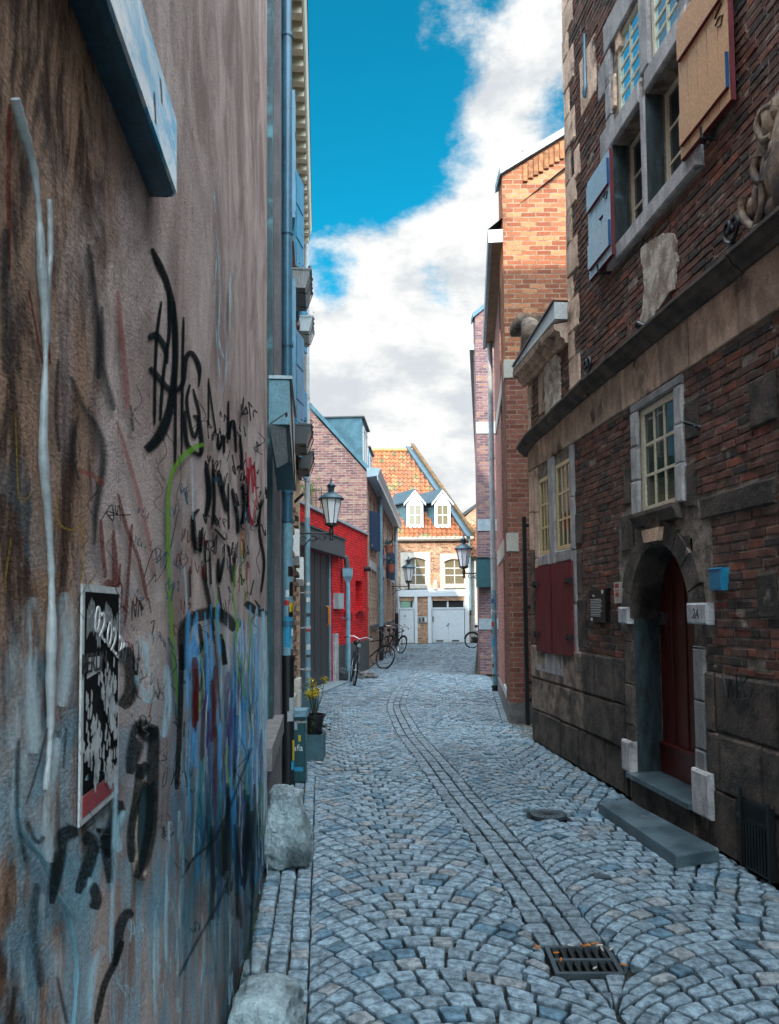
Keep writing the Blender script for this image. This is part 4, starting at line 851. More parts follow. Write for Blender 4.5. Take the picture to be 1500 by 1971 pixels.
m = MB(); uu = g1-.35; m.tube([RED.P(uu, -.06, 1.35), RED.P(uu, -.0, 1.37), RED.P(uu, -.0, 1.78), RED.P(uu, -.06, 1.8)], .014, 6); m.tube([RED.P(uu+.1, -.06, 1.35), RED.P(uu+.1, -.0, 1.37), RED.P(uu+.1, -.0, 1.78), RED.P(uu+.1, -.06, 1.8)], .014, 6); m.build('gate_handle', 'orange', gt)
m = MB(); m.box(RED, g1-.06, g1-.004, -.085, -.03, 0, gz); m.build('gate_post', 'pipe_cyan', rb)
m = MB(); m.block(RED, g1+.02, g1+.34, 0, .07, 0, 1.15, .015, .008); m.build('corner_guard', 'bluestone', rb)
m = MB(); m.box(RED, g0-1, g1+.2, -.3, .35, -.04, .03); m.build('threshold', 'slabstone', rb)
for a, b, c, d, _ in wn:
    m = MB(); m.box(RED, a, b, -.34, -.3, c, d); m.build('small_window', 'black_gloss', rb); m = MB(); m.prism(RED, [(a-.1, c-.12), (b+.1, c-.12), (b+.1, c-.02), (a-.1, c-.02)], -.02, .16); m.build('window_sill', 'brick_redpaint', rb)
m = MB(); m.box(RED, ru(642), ru(653), 0, .12, zz(1172, 18.6), zz(1142, 18.6)); o = m.build('junction_box', 'greybox'); recentre(o, RED.P(ru(647), 0, 1.7)); tag(o, 'grey electrical box on the red wall beside the dark gate', 'electrical box')
uD = ru(658); t = pipe('hopper_downpipe', 'blue grey downpipe with a hopper head on the red wall', RED, uD, .16, 0, zz(1110, 19.2), .06, 'pipe_cyan', rings=[zz(y, 19.2) for y in (1190, 1290)])
m = MB(); z0 = zz(1110, 19.2); m.lathe([(.06, z0-.16), (.16, z0), (.17, z0+.02), (.17, z0+.2), (.19, z0+.22)], RED.P(uD, .16, 0), 4); m.build('hopper', 'pipe_cyan', t); m = MB(); m.tube([RED.P(uD-.1, .0, z0+.5), RED.P(uD-.02, .12, z0+.48), RED.P(uD, .16, z0+.2)], .07, 10); m.build('inlet_bend', 'darkgrey', t)
m = MB(); p = RED.P(ru(702), 0, zz(1095, 22)); m.tube([p, p+RED.n*.18], .07, 10); o = m.build('wall_vent', 'black'); recentre(o, p); tag(o, 'small round black vent pipe at the corner of the red wall', 'vent')
# ------------------------------------------------------------------ gabled brick row behind it
gh = thing('gabled_brick_row', (-1, 28, 0), 'row of brick houses with gable end and zinc dormers beyond the red building', 'building')
ez = 5.75
gx = lambda px: (px-750)/1500*22.72
rz = ez+(3.6)*1.12
m = MB(); m.prism(GAB, [(-.64, 0), (-.64, ez), (-.64-3.6, rz), (-.64-7.2, ez), (-.64-7.2, 0)], -.15, 0); m.build('gable_wall', 'brick_gable', gh)
m = MB(); a, b = (-.50, ez-.10), (-.64-3.6, rz+.08); m.prism(GAB, [a, (a[0]+.05, a[1]+.11), (b[0], b[1]+.14), b], -.2, .06); m.build('verge', 'zinc', gh)
# roof plane beyond
m = MB(); P = ROW.P; m.face([P(0, .12, ez-.05), P(ROW.L, .12, ez-.05), P(ROW.L, -3.6, rz), P(0, -3.6, rz)]); m.build('roof', 'lead', gh)
# dormers of zinc
for y0, xo, zt3, zb3, dep in ((22.9, .10, zz(800, 22.9), ez+.0, 2.6), (29.5, .48, zz(858, 29.5), ez+.2, 2.6)):
    u0 = ROW.uy(y0); m = MB(); m.box(ROW, u0, u0+1.9, -dep, -.06-xo, zb3-.25, zt3); m.build('dormer', 'zinc', gh)
    m = MB(); m.box(ROW, u0-.05, u0+1.95, -dep, .02-xo, zt3, zt3+.04); m.build('dormer_roof', 'darkgrey', gh)
    window('dormer_window', ROW, u0+.25, u0+1.65, zb3+.25, zt3-.2, -.03-xo, 2, 1, gh, fw=.07)
ua_, ub_ = 0, ROW.L
def ry(y): return ROW.uy(y)
colw = [23.4, 24.3, 25.2, 27.4, 28.3, 29.2, 31.4, 32.3, 33.2, 35.0, 35.9]
hh = [(ry(y), ry(y)+.62, 1.25, 2.95) for y in colw]+[(ry(y), ry(y)+.75, 3.7, 5.2) for y in (23.5, 25.0, 27.6, 29.1, 31.7, 33.2, 35.2)]
m = MB(); wall(m, ROW, 0, ROW.L, 0, ez, hh, .22, 5); m.build('facade_wall', 'brick_row', gh)
for a, b, c, d in hh:
    window('window', ROW, a, b, c, d, -.15, 1, 2, gh)
    m = MB(); m.box(ROW, a-.06, b+.06, -.1, .09, c-.09, c-.01); m.build('window_sill', 'darkgrey' if c < 2 else 'sillstone', gh)
    if c < 2: m = MB(); m.box(ROW, a-.07, b+.07, -.1, .02, d+.004, d+.26); m.build('window_lintel', 'zinc_pale', gh)
m = MB(); m.profile(ROW, [(0, ez-.16), (.32, ez-.12), (.34, ez-.10), (.40, ez+.06), (.40, ez+.10), (0, ez+.12)], -.08, ROW.L); m.box(ROW, -.08, ROW.L, .30, .33, ez-.26, ez-.12); m.build('eaves_cornice', 'zinc_pale', gh)
for y in (23.4, 24.2, 31.2, 32.6):
    u = ry(y); m = MB(); d = Fr(ROW.P(u, .02, 0)[:2], (ROW.P(u, .02, 0)+ROW.d*.9+ROW.n*.35)[:2], (1, 0)); z0 = 3.55 if y < 30 else 2.95
    m.box(d, 0, .55, -.02, .02, z0, z0+1.15)
    for k in range(9): m.box(d, .04, .51, .02, .028, z0+.06+k*.12, z0+.12+k*.12)
    m.build('shutter', 'blue_shutter', gh)
pipe('row_downpipe', 'light blue downpipe on the brick row nearest the red wall', ROW, ry(26.4), .12, 0, ez-.2, .075, 'pipe_cyan', 'black', 1.15, rings=[2.2, 3.1, 4.4])
pipe('row_downpipe', 'pale downpipe at the far end of the brick row beside the far house', ROW, ry(35.8), .16, 0, ez-.2, .085, 'pipe_pale', 'black', 1.55, rings=[2.2, 3.1, 4.4])
def pot(y, z, label, mat):
    u = ry(y); t = thing('hanging_pot', ROW.P(u, .2, z), label, 'flower pot'); m = MB(); m.lathe([(.10, z), (.17, z+.26), (.19, z+.26), (.19, z+.30), (.02, z+.30)], ROW.P(u, .2, 0), 12); m.build('pot', mat, t)
    m = MB()
    for _ in range(120):
        p = ROW.P(u+rnd.gauss(0, .13), .2+rnd.gauss(0, .12), z+.36+abs(rnd.gauss(0, .09))); v = Vector((rnd.uniform(-1, 1), rnd.uniform(-1, 1), rnd.uniform(-1, 1)))*.045; w2 = Vector((v.y, -v.x, v.z))*.6; m.face([p-v, p+w2, p+v, p-w2])
    m.build('foliage', 'teal_box', t)
pot(29.6, 3.85, 'terracotta pot of blue green foliage on the brick row wall', 'terracotta'); pot(31.0, 3.2, 'lower red pot hung between blue shutters on the brick row', 'terracotta')
# climbing plant on the gable
m = MB()
for _ in range(700):
    t_ = rnd.random()**.8; x = gx(590)+abs(rnd.gauss(0, .26))*(1.2-t_*.4)+rnd.uniform(-.4, .1); z = 3.95+t_*1.75; k = mn.noise(Vector((x*2.5, z*3, 1)))
    if k < -.05: continue
    p = Vector((x, 22.72-rnd.uniform(.02, .2), z)); v = Vector((rnd.uniform(-1, 1), rnd.uniform(-.6, .6), rnd.uniform(-1, 1))).normalized()*rnd.uniform(.02, .045); w2 = Vector((v.z, 0, -v.x))*.6; m.face([p-v, p+w2, p+v, p-w2])
vt = thing('climbing_plant', (gx(590), 22.6, 3.9), 'yellow green climbing plant on the brick gable behind the street lantern', 'plant'); m.build('foliage', 'green_leaf', vt)
m = MB()
for k in range(5): x = gx(588)+k*.12; m.tube([(x, 22.69, 3.9), (x+.08, 22.68, 4.6), (x-.02+k*.05, 22.68, 5.3)], .012, 5)
m.build('stem', 'stem', vt)

# ------------------------------------------------------------------ the far house closing the street
fh = thing('far_house', (2.1, 39.5, 0), 'sunlit brick house with orange pantile roof and white doors closing the street', 'house')
D = 39.5
def X(px, d=D): return (px-750)/1500*d
def Zf(py, d=D): return Vector((0, 0, 1.7)).z+pdir(750, py).z/pdir(750, py).y*d
xl, xr = X(752), X(905); z2 = Zf(1148); zg = Zf(1040)
hw = [(X(779), X(821), Zf(1127), Zf(1075), .12), (X(855), X(896), Zf(1127), Zf(1078), .12)]
hd_ = [(X(768), X(797), 0, Zf(1157), .12), (X(830), X(894), 0, Zf(1157), .12)]
m = MB(); wall(m, FAR, xl, xr, 0, zg, hw+hd_, .12, 5); m.build('wall', 'brick_far', fh)
m = MB(); m.box(FAR, xl, xr+.05, 0, .06, z2-.02, Zf(1138)+.12); 
for a, b in ((760, 768), (797, 803), (823, 830), (894, 902)): m.box(FAR, X(a), X(b), 0, .05, 0, z2-.022)
m.build('lintel_and_posts', 'white_door', fh)
m = MB(); m.box(FAR, X(804), X(822), 0, .03, Zf(1199), Zf(1187)); m.build('letterbox_panel', 'greybox', fh)
for k, (a, b) in enumerate(((806, 809), (812, 816), (817, 820))): m = MB(); m.box(FAR, X(a), X(b), .03, .05, Zf(1197), Zf(1189)); m.build('letterbox', 'darkgrey' if k < 2 else 'white', fh)
for (a, b, c, d, _) in hw:
    # stone surround with arched head
    m = MB(); w3 = .2; m.box(FAR, a-w3, a-.002, 0, .035, c-.22, d+.05); m.box(FAR, b+.002, b+w3, 0, .035, c-.22, d+.05); m.box(FAR, a-.0, b+.0, 0, .06, c-.22, c-.01); n = 10; mid = (a+b)/2
    top = [(a-w3+(b-a+2*w3)*k/n, d+.30) for k in range(n+1)]; low = [(a+(b-a)*k/n, d-.12+.16*math.sin(math.pi*k/n)) for k in range(n+1)]
    m.prism(FAR, [(a-w3, d+.052)]+[top[0], top[-1]]+[(b+w3, d+.052), (b, d+.052)]+low[::-1]+[(a, d+.052)], 0, .035); m.build('stone_surround', 'offwhite', fh)
    fr_ = window('window', FAR, a, b, c, d+.04, -.06, 2, [.36, .66], fh, gmat='glass_warm', fw=.06, bw=.045)
# front door and garage door
m = MB(); m.box(FAR, X(769), X(796), -.14, -.09, .02, Zf(1172)); fd = m.build('front_door', 'white_door', fh)
m = MB(); m.box(FAR, X(778), X(780), -.09, -.08, Zf(1188), Zf(1184)); m.build('house_number', 'black', fd); m = MB(); m.lathe([(.03, 0), (.03, .04), (.001, .05)], (X(778.5), D+.08, Zf(1204)), 8); m.build('door_knob', 'black', fd)
m = MB(); m.box(FAR, X(768), X(797), -.14, -.06, Zf(1173), Zf(1170)); m.box(FAR, X(768), X(770), -.14, -.06, Zf(1170), Zf(1157)); m.box(FAR, X(794), X(797), -.14, -.06, Zf(1170), Zf(1157)); m.build('transom_frame', 'white_door', fh)
m = MB(); m.box(FAR, X(770), X(794), -.14, -.11, Zf(1170), Zf(1158)); m.build('transom_pane', 'glass', fh)
m = MB(); m.box(FAR, X(831), X(861.7), -.14, -.09, .02, Zf(1172)); m.box(FAR, X(862), X(893), -.14, -.09, .02, Zf(1172)); gd = m.build('garage_door', 'white_door', fh)
m = MB(); m.box(FAR, X(830), X(894), -.14, -.06, Zf(1173), Zf(1170)); m.box(FAR, X(860), X(863), -.14, -.06, Zf(1170), Zf(1157)); m.box(FAR, X(830), X(832), -.14, -.06, Zf(1170), Zf(1157)); m.box(FAR, X(892), X(894), -.14, -.06, Zf(1170), Zf(1157)); m.build('garage_transom_frame', 'white_door', fh)
for a, b in ((832, 860), (863, 892)): m = MB(); m.box(FAR, X(a), X(b), -.14, -.11, Zf(1170), Zf(1158)); m.build('garage_transom_pane', 'glass', fh)
m = MB(); m.box(FAR, X(838.5), X(852), -.09, -.08, Zf(1236), Zf(1233)); m.box(FAR, X(869), X(883), -.09, -.08, Zf(1236), Zf(1233)); m.build('door_vent', 'darkgrey', gd)
m = MB(); m.box(FAR, X(832), X(834), -.09, -.06, Zf(1198), Zf(1187)); m.lathe([(.03, 0), (.03, .05), (.001, .06)], (X(860), D+.07, Zf(1206)), 8); m.lathe([(.03, 0), (.03, .05), (.001, .06)], (X(863), D+.07, Zf(1203)), 8); m.build('door_handle', 'black', gd)
m = MB(); m.prism(FAR, [(X(834), Zf(1135)), (X(842), Zf(1135)), (X(841), Zf(1117)), (X(835), Zf(1117))], 0, .1); m.build('stone_niche', 'offwhite', fh)
# roof: ridge runs across, right hand gable is skewed
yr, zr_ = 44.0, Zf(868, 44.0)
E0, E1 = Vector((xl-1.5, D-.28, zg+.12)), Vector((X(911), D-.28, zg+.0)); Rg0, Rg1 = Vector((xl-1.5, yr, zr_)), Vector(((797-750)/1500*yr, yr, zr_))
def pantiles(name, E0, E1, R0, R1_, parent, tw=.235, rowh=.34, seed=3, maxcut=None):
    m = MB(); r = random.Random(seed); up0 = (R0-E0); n = int((E1-E0).length/tw); ru_ = up0.normalized(); L = up0.length; nr = int(L/rowh); xd = (E1-E0).normalized(); nn = xd.cross(ru_).normalized(); nn = nn if nn.z > 0 else -nn
    for j in range(nr+1):
        f = j*rowh; f2 = min(L, f+rowh*1.08); rt = (R1_-E1)/L
        wlen = ((E1+rt*f)-(E0+ru_*f)).dot(xd)
        for i in range(n+1):
            x0 = i*tw
            if x0 > wlen-.05: break
            tw2 = min(tw, wlen-x0); v = r.uniform(.6, 1.1); k = r.random(); jx = r.uniform(-.008, .008); jz = r.uniform(0, .012)
            m.c = (.40*v, .125*v, .04*v) if k < .6 else (.44*v, .19*v, .07*v) if k < .84 else (.30*v, .13*v, .07*v) if k < .93 else (.20*v, .18*v, .07*v)
            prof = [(0, .03), (.12, .055), (.28, .065), (.42, .045), (.55, .01), (.75, -.008), (.92, .01), (1.03, .03)]
            for (a, ha_), (b, hb_) in zip(prof, prof[1:]):
                p = [E0+xd*(x0+a*tw2+jx)+ru_*f+nn*(ha_+.03+jz), E0+xd*(x0+b*tw2+jx)+ru_*f+nn*(hb_+.03+jz), E0+xd*(x0+b*tw2+jx)+ru_*f2+nn*hb_, E0+xd*(x0+a*tw2+jx)+ru_*f2+nn*ha_]
                m.face(p); m.face([p[0]-nn*.03, p[1]-nn*.03, p[1], p[0]])
    m.c = (.12, .06, .04); m.face([E0-nn*.02, E1-nn*.02, R1_-nn*.02, R0-nn*.02])
    return m.build(name, 'rooftile', parent)
rf = pantiles('roof', E0, E1, Rg0, Rg1, fh)
m = MB(); m.c = (.5, .24, .08)
for i in range(12): p = Rg0+(Rg1-Rg0)*(i/12); m.tube([p+Vector((0, 0, .03)), p+(Rg1-Rg0)/12*1.02+Vector((0, 0, .05))], .11, 8)
m.build('ridge_tiles', 'rooftile', fh)
# raised verge with lead flashing along the right hand edge
vd = (Rg1-E1); vn = Vector((1, .3, 0)).normalized()
m = MB(); 
def strip(m, off0, off1, h0, h1):
    a = [E1+vn*off0+Vector((0, 0, h0)), E1+vn*off1+Vector((0, 0, h0)), E1+vn*off1+Vector((0, 0, h1)), E1+vn*off0+Vector((0, 0, h1))]; b = [q+vd*1.02 for q in a]
    for i in range(4): l = (i+1) % 4; m.face([a[i], a[l], b[l], b[i]])
    m.face(a[::-1]); m.face(b)
strip(m, -.34, -.02, .03, .16); m.build('lead_flashing', 'lead', fh)
m = MB(); strip(m, -.02, .10, -.1, .28); m.build('parapet_wall', 'mossbrick', fh)
m = MB(); strip(m, -.05, .13, .28, .35); m.build('parapet_cap', 'mossbrick', fh)
m = MB(); m.profile(FAR, [(0, zg-.06), (.22, zg-.06), (.32, zg+.02), (.33, zg+.14), (.29, zg+.14), (.27, zg+.03), (0, zg+.03)], xl-.4, X(912)); m.build('gutter', 'offwhite', fh)
# dormers
for px0, px1 in ((784, 816), (838, 869)):
    yd = 39.72; x0, x1 = X(px0, yd), X(px1, yd); zb4, zt4 = Zf(1012, yd), Zf(972, yd); mid = (x0+x1)/2; dr_ = MB(); F4 = FR(yd)
    ap = Zf(944, yd)
    dr_.prism(F4, [(x0+.02, zb4-.1), (x1-.02, zb4-.1), (x1-.02, zt4+.1), (mid, ap-.08), (x0+.02, zt4+.1)], -2.6, -.03); dr_.v = [(x_-.62*(y_-yd-.03) if y_ > yd+.05 else x_, y_, z_) for x_, y_, z_ in dr_.v]; do = dr_.build('dormer', 'zinc', fh)
    m = MB(); m.prism(F4, [(x0, zb4-.12), (x1, zb4-.12), (x1, zb4), (x0, zb4)], -.04, .03); m.prism(F4, [(x0, zb4+.001), (x0+.09, zb4+.001), (x0+.09, zt4), (x0, zt4)], -.04, .02); m.prism(F4, [(x1-.09, zb4+.001), (x1, zb4+.001), (x1, zt4), (x1-.09, zt4)], -.04, .02)
    m.prism(F4, [(x0, zt4+.001), (x1, zt4+.001), (mid, ap-.1)], -.04, .02)
    for s_ in (-1, 1): e = x0-.14 if s_ < 0 else x1+.14; m.prism(F4, [(mid, ap), (mid, ap-.13), (e, zt4-.06), (e, zt4+.06)][::s_], -.02, .12)
    m.build('dormer_front', 'white', do)
    window('dormer_window', F4, x0+.095, x1-.095, zb4+.002, zt4-.002, .0, 2, 2, do, gmat='glass_warm', fw=.05, bw=.04)
    m = MB()
    for s_ in (-1, 1): e = x0-.17 if s_ < 0 else x1+.17; m.prism(F4, [(mid, ap+.003), (mid, ap+.06), (e, zt4+.12), (e, zt4+.063)][::s_], -2.7, .13)
    m.v = [(x_-.62*(y_-yd-.03) if y_ > yd+.05 else x_, y_, z_) for x_, y_, z_ in m.v]; m.build('dormer_roof', 'lead', do)
pf = pipe('far_downpipe', 'narrow blue downpipe at the right edge of the far house', FAR, X(900.5)+.1, .12, 1.4, zg-.1, .05, 'pipe_cyan', 'black', 1.65, rings=[2.4, 3.6])
# white cottage and gable behind on the right
wc_ = thing('white_cottage', (4.9, 41, 0), 'narrow white painted cottage with orange tiles right of the far house', 'house')
m = MB(); wall(m, FR(40.6), X(906, 40.6), X(906, 40.6)+4, .3, Zf(1075, 40.6), (), .1, 3); m.build('wall', 'brick_white', wc_)
m = MB(); m.box(FR(40.55), X(906, 40.6), X(906, 40.6)+4, -.02, .02, 0, Zf(1228, 40.6)); m.build('plinth', 'black', wc_)
a = X(903, 40.6); pantiles('roof', Vector((a, 40.3, Zf(1075, 40.6))), Vector((a+4, 40.3, Zf(1075, 40.6))), Vector((a-.6, 43.5, Zf(1012, 43.5))), Vector((a+4, 43.5, Zf(1012, 43.5))), wc_, seed=8)
bg_ = thing('back_gable_house', (5, 47, 0), 'pointed brick gable with dark roof edge behind the white cottage', 'house')
F5 = FR(47); m = MB(); a, b = X(886, 47), X(960, 47); mx_ = X(921, 47); m.prism(F5, [(a, 3), (b, 3), (b, Zf(1015, 47)), (mx_, Zf(974, 47)), (a, Zf(1006, 47))], -4, 0); m.build('gable_wall', 'brick_far', bg_)
m = MB(); m.prism(F5, [(a-.3, Zf(1008, 47)), (mx_, Zf(975, 47)), (mx_, Zf(969, 47)), (a-.3, Zf(1000, 47))], -4.2, .12); m.build('roof_edge', 'black', bg_)
# ------------------------------------------------------------------ old brick and stone house on the right
oh = thing('old_stone_house', R1.P(6, 0, 0), 'old dark brick and stone house on the right with maroon arched door', 'house')
def q4(x0, yt, yb, x1, n=0.):
    """rectangle on the wall: left pixel column x0 with its top and bottom rows, right column x1"""
    ua = R1.U(x0, (yt+yb)/2, n); _, z1 = R1.uz(x0, yt, n); _, z0 = R1.uz(x0, yb, n); ub = R1.U(x1, (yt+yb)/2, n); return (min(ua, ub), max(ua, ub), z0, z1)
UC = R1.uy(10.2); UM = R1.uy(8.5)            # far corner, and where the tall part stops
ZS = 4.02                                      # string course
ZTOP = 9.3
G = {}
G['over'] = q4(1233, 789, 991, 1304)           # window over the door
G['wa'] = q4(1039, 923, 1070, 1060); G['wb'] = q4(1071, 895, 1061, 1101)
G['sa'] = q4(1039, 1093, 1252, 1068); G['sb'] = q4(1071, 1087, 1257, 1109)
G['ll'] = q4(1187, 281, 483, 1243); G['lr'] = q4(1251, 173, 399, 1318)
G['ul'] = q4(1190, 72, 233, 1238); G['ur'] = q4(1254, -60, 122, 1313)
hl = G['ll'][2]; ht = (G['ll'][3]+G['lr'][3])/2; hu = (G['ul'][2]+G['ur'][2])/2; ut = G['ul'][3]
for k in ('ll', 'lr'): G[k] = (*G[k][:2], (G['ll'][2]+G['lr'][2])/2, ht)
for k in ('ul', 'ur'): G[k] = (*G[k][:2], hu, ut)
# door opening
uL, uR = R1.U(1223, 1300), R1.U(1341, 1330); uL, uR = max(uL, uR), min(uL, uR)   # uR is nearer
zsp = R1.Z(1223, 1170); zap = R1.Z(1270, 1047); umid = (uL+uR)/2; rad = (uL-uR)/2
zsp = zap-rad*1.12
door = (uR, uL, -.01, zap)
# core wall
holes = [(*G['over'], .10), (*G['wa'], .10), (*G['wb'], .10), (*G['ll'], .22), (*G['lr'], .22), (*G['ul'], .12), (*G['ur'], .12), (uR, uL, -.01, zap, .30)]
m = MB(); wall(m, R1, -5, UM, 0, ZTOP, [h for h in holes if h[1] < UM], .2, 4); wall(m, R1, UM, UC, 0, 4.9, [h for h in holes if h[0] > UM], .2, 1.3)
hm = [h for h in holes if h[0] < UM < h[1]]
m.build('wall', 'oldmortar', oh)
# arch spandrels and soffit
m = MB(); N = 12; arc = [(umid+rad*math.cos(math.pi*k/N), zsp+rad*1.12*math.sin(math.pi*k/N)) for k in range(N+1)]   # from uL side to uR side
for k in range(N):
    a, b = arc[k], arc[k+1]; cx = uL if k < N/2 else uR
    m.face([R1.P(cx, .015, zap+.02), R1.P(a[0], .015, a[1]), R1.P(b[0], .015, b[1])], [(cx, zap), a, b])
    m.face([R1.P(a[0], .015, a[1]), R1.P(b[0], .015, b[1]), R1.P(b[0], -.30, b[1]), R1.P(a[0], -.30, a[1])], [(0, k*.1), (0, k*.1+.1), (.3, k*.1+.1), (.3, k*.1)])
m.face([R1.P(uL, .015, zap+.02), R1.P(umid, .015, zap+.021), R1.P(umid, .015, zap)]); m.face([R1.P(uR, .015, zap+.02), R1.P(umid, .015, zap+.021), R1.P(umid, .015, zap)])
m.build('door_arch', 'darkstone', oh)
# stones: dictionary of rectangles per material
SB = {'marl': MB(), 'bluestone': MB(), 'darkstone': MB()}
EX = [h[:4] for h in holes]
def stone(mt, r, n=.02, ch=.012, cut=True, v=None):
    v = v or rnd.uniform(.8, 1.15); SB[mt].block(R1, r[0]+.004, r[1]-.004, -.03, n+rnd.uniform(-.004, .006), r[2]+.004, r[3]-.004, ch, .004, (v, v*.98, v*.96), .01)
    if cut: EX.append(tuple(r))
# frieze of marl slabs below the string course
zf0, zf1 = ZS-.52, ZS-.14; u = UC
for L_ in (.42, .38, .55, .36, .3, .5, .62, .33, .48, .5, .7, .5, .45, .6, .7, .6, .6):
    if u < .6: break
    stone('marl', (u-L_, u, zf0, zf1+.02), .022, .008); u -= L_
# string course, sagging a little at the far end
prof = [(0, 0), (.05, .0), (.07, .03), (.11, .05), (.13, .09), (.155, .10), (.155, .125), (.0, .16)]
m = MB(); u = UC+.10; zl = ZS-.30
segs = [(UC+.10, -.16), (UC-.35, -.08), (UM, -.03), (UM-.8, -.0), (5.0, .0), (3.0, .0), (0, .0)]
for (a, za), (b, zb_) in zip(segs, segs[1:]):
    k = max(1, int((a-b)/.6))
    for i in range(k):
        a1, b1 = a+(b-a)*i/k, a+(b-a)*(i+1)/k; z_a, z_b = za+(zb_-za)*i/k, za+(zb_-za)*(i+1)/k
        m.profile(R1, prof, b1+.004, a1-.004, ZS-.14+z_b+rnd.uniform(-.006, .006), ZS-.14+z_a+rnd.uniform(-.006, .006))
m.build('string_course', 'darkcornice', oh)
# plinth of big dark blocks
for row, (z0, z1) in enumerate(((0, .42), (.42, .82), (.82, 1.24))):
    u = UC-.01 if row % 2 == 0 else UC-.01
    while u > 0:
        L_ = rnd.uniform(.38, .8); a, b = u-L_, u
        for (c, d) in ((a, b),):
            if d > uR-.16 and c < uL+.16:      # cut round the doorway
                if d > uL+.17: 
                    if d-(uL+.17) > .06: stone('darkstone', (uL+.17, d, z0, z1), .03)
                if c < uR-.17:
                    if (uR-.17)-c > .06: stone('darkstone', (c, uR-.17, z0, z1), .03)
            else: stone('darkstone', (c, d, z0, z1), rnd.uniform(.02, .04), .02, v=(rnd.uniform(1.6, 3.4) if (u > UC-1.6 and row > 0) else None))
        u -= L_
for z0, z1 in ((1.24, 1.62), (1.62, 2.0), (2.0, 2.45), (2.45, 2.95), (2.95, zf0)):
    stone('marl' if z0 > 2 else 'darkstone', (UC-rnd.uniform(.16, .3), UC, z0, z1), .022, v=1.2)
# surrounds: over-door window, pair of windows and their shutters
o_ = G['over']
for k in range(3):
    z0 = o_[2]+(o_[3]-o_[2])*k/3; z1 = o_[2]+(o_[3]-o_[2])*(k+1)/3
    stone('bluestone', (o_[1], o_[1]+.15, z0, z1), .03, v=1.35); stone('bluestone', (o_[0]-.15, o_[0], z0, z1), .03, v=1.5)
stone('bluestone', (o_[0]-.15, o_[1]+.15, o_[3], zf0), .024)
for z0, w3 in ((o_[2]+.32, .2), (o_[2]-.1, .28)): stone('darkstone', (o_[1]+.16, o_[1]+.16+w3, z0-.2, z0+.14), .018)
stone('darkstone', (o_[0]-.38, o_[0]-.16, o_[2]+.45, o_[2]+.75), .018); stone('darkstone', (o_[0]-.30, o_[0]-.16, o_[2]-.06, o_[2]+.28), .018)
wa, wb, sa, sb = G['wa'], G['wb'], G['sa'], G['sb']
zc0, zc1 = sb[2], wb[3]
stone('bluestone', (wb[1]+.008, wa[0]-.008, wa[2]-.14, zf0), .028); stone('bluestone', (wb[1]+.008, wa[0]-.008, sa[2], wa[2]-.16), .028)
for k in range(4):
    z0 = zc0+(zf0-zc0)*k/4; z1 = zc0+(zf0-zc0)*(k+1)/4; stone('bluestone', (wb[0]-.14, wb[0]-.004, z0, z1), .026, v=1.15); stone('marl', (wa[1]+.004, wa[1]+.16, z0, z1), .026, v=1.2)
stone('bluestone', (wb[0]-.004, wb[1]+.004, sb[3]+.01, wb[2]-.004), .03, v=1.1); stone('bluestone', (wa[0], wa[1], sa[3]+.01, wa[2]-.004), .03, v=1.1)
stone('bluestone', (wb[0]-.14, wa[1]+.16, zc0-.26, zc0-.01), .03)
stone('darkstone', (wb[0]-.36, wb[0]-.145, 2.38, 2.72), .015); stone('darkstone', (wb[0]-.33, wb[0]-.145, 1.85, 2.3), .015); stone('darkstone', (wb[0]-.42, wb[0]-.145, 1.28, 1.8), .015)
EX.append((wb[0]-.01, wa[1]+.01, zc0-.02, zf0))
# door surround
jamb = [(.30, .66), (.66, 1.02), (1.02, 1.40), (1.40, zsp-.18)]
for z0, z1 in jamb: stone('darkstone', (uL, uL+.17, z0, z1), .03, v=1.3); stone('bluestone', (uR-.17, uR, z0, z1), .03, v=.75)
zi0 = R1.Z(1360, 1201); zi1 = R1.Z(1360, 1161)
imp = []
for k, (a, b) in enumerate(((uL-.0, uL+.21), (uR-.30, uR+.0))):
    m = MB(); m.c = (1.5, 1.5, 1.5); m.block(R1, a, b, -.2, .065, zi0+(.0 if k else -.02), zi1+(.0 if k else -.02), .014, .004); io = m.build('impost', 'bluestone', oh); imp.append(io)
    m = MB(); m.c = (1.45, 1.4, 1.35); z0 = .26; m.block(R1, (uL-.0, uR-.27)[k], (uL+.20, uR+.0)[k], -.26, .07, .24-.04*k, .52-.0*k, .018, .006); m.build('jamb_foot', 'bluestone', oh); EX.append((a, b, zi0, zi1)); EX.append((a, b, .2, .52))
text(imp[1], '2A', R1, uR-.155, (zi0+zi1)/2-.035, .0725, .105, 'black', flip=True, shear=.25, name='house_number', sx=.85)
# voussoirs over the arch
vs = MB()
for k in range(9):
    a0, a1 = math.pi*k/9+.01, math.pi*(k+1)/9-.01; key = k == 4; ro = rad*(1.34+.05*(k % 2) if not key else 1.45); ri = rad*1.0
    pts = [(umid+ri*math.cos(a0+(a1-a0)*i/4), zsp+ri*1.12*math.sin(a0+(a1-a0)*i/4)) for i in range(5)]+[(umid+ro*math.cos(a1-(a1-a0)*i/4), zsp+ro*1.05*math.sin(a1-(a1-a0)*i/4)) for i in range(5)]
    vs.c = (1.4, 1.35, 1.3) if key else tuple([rnd.uniform(.8, 1.2)]*3); vs.prism(R1, pts, .0, .035 if not key else .06)
vs.build('arch_stones', 'darkstone', oh)
m = MB(); m.c = (1.2, 1.1, 1.0); m.prism(R1, [(umid-.13, zap+.02), (umid+.13, zap+.02), (umid+.17, o_[2]-.16), (umid-.17, o_[2]-.16)], 0, .078); m.build('keystone', 'marl', oh)
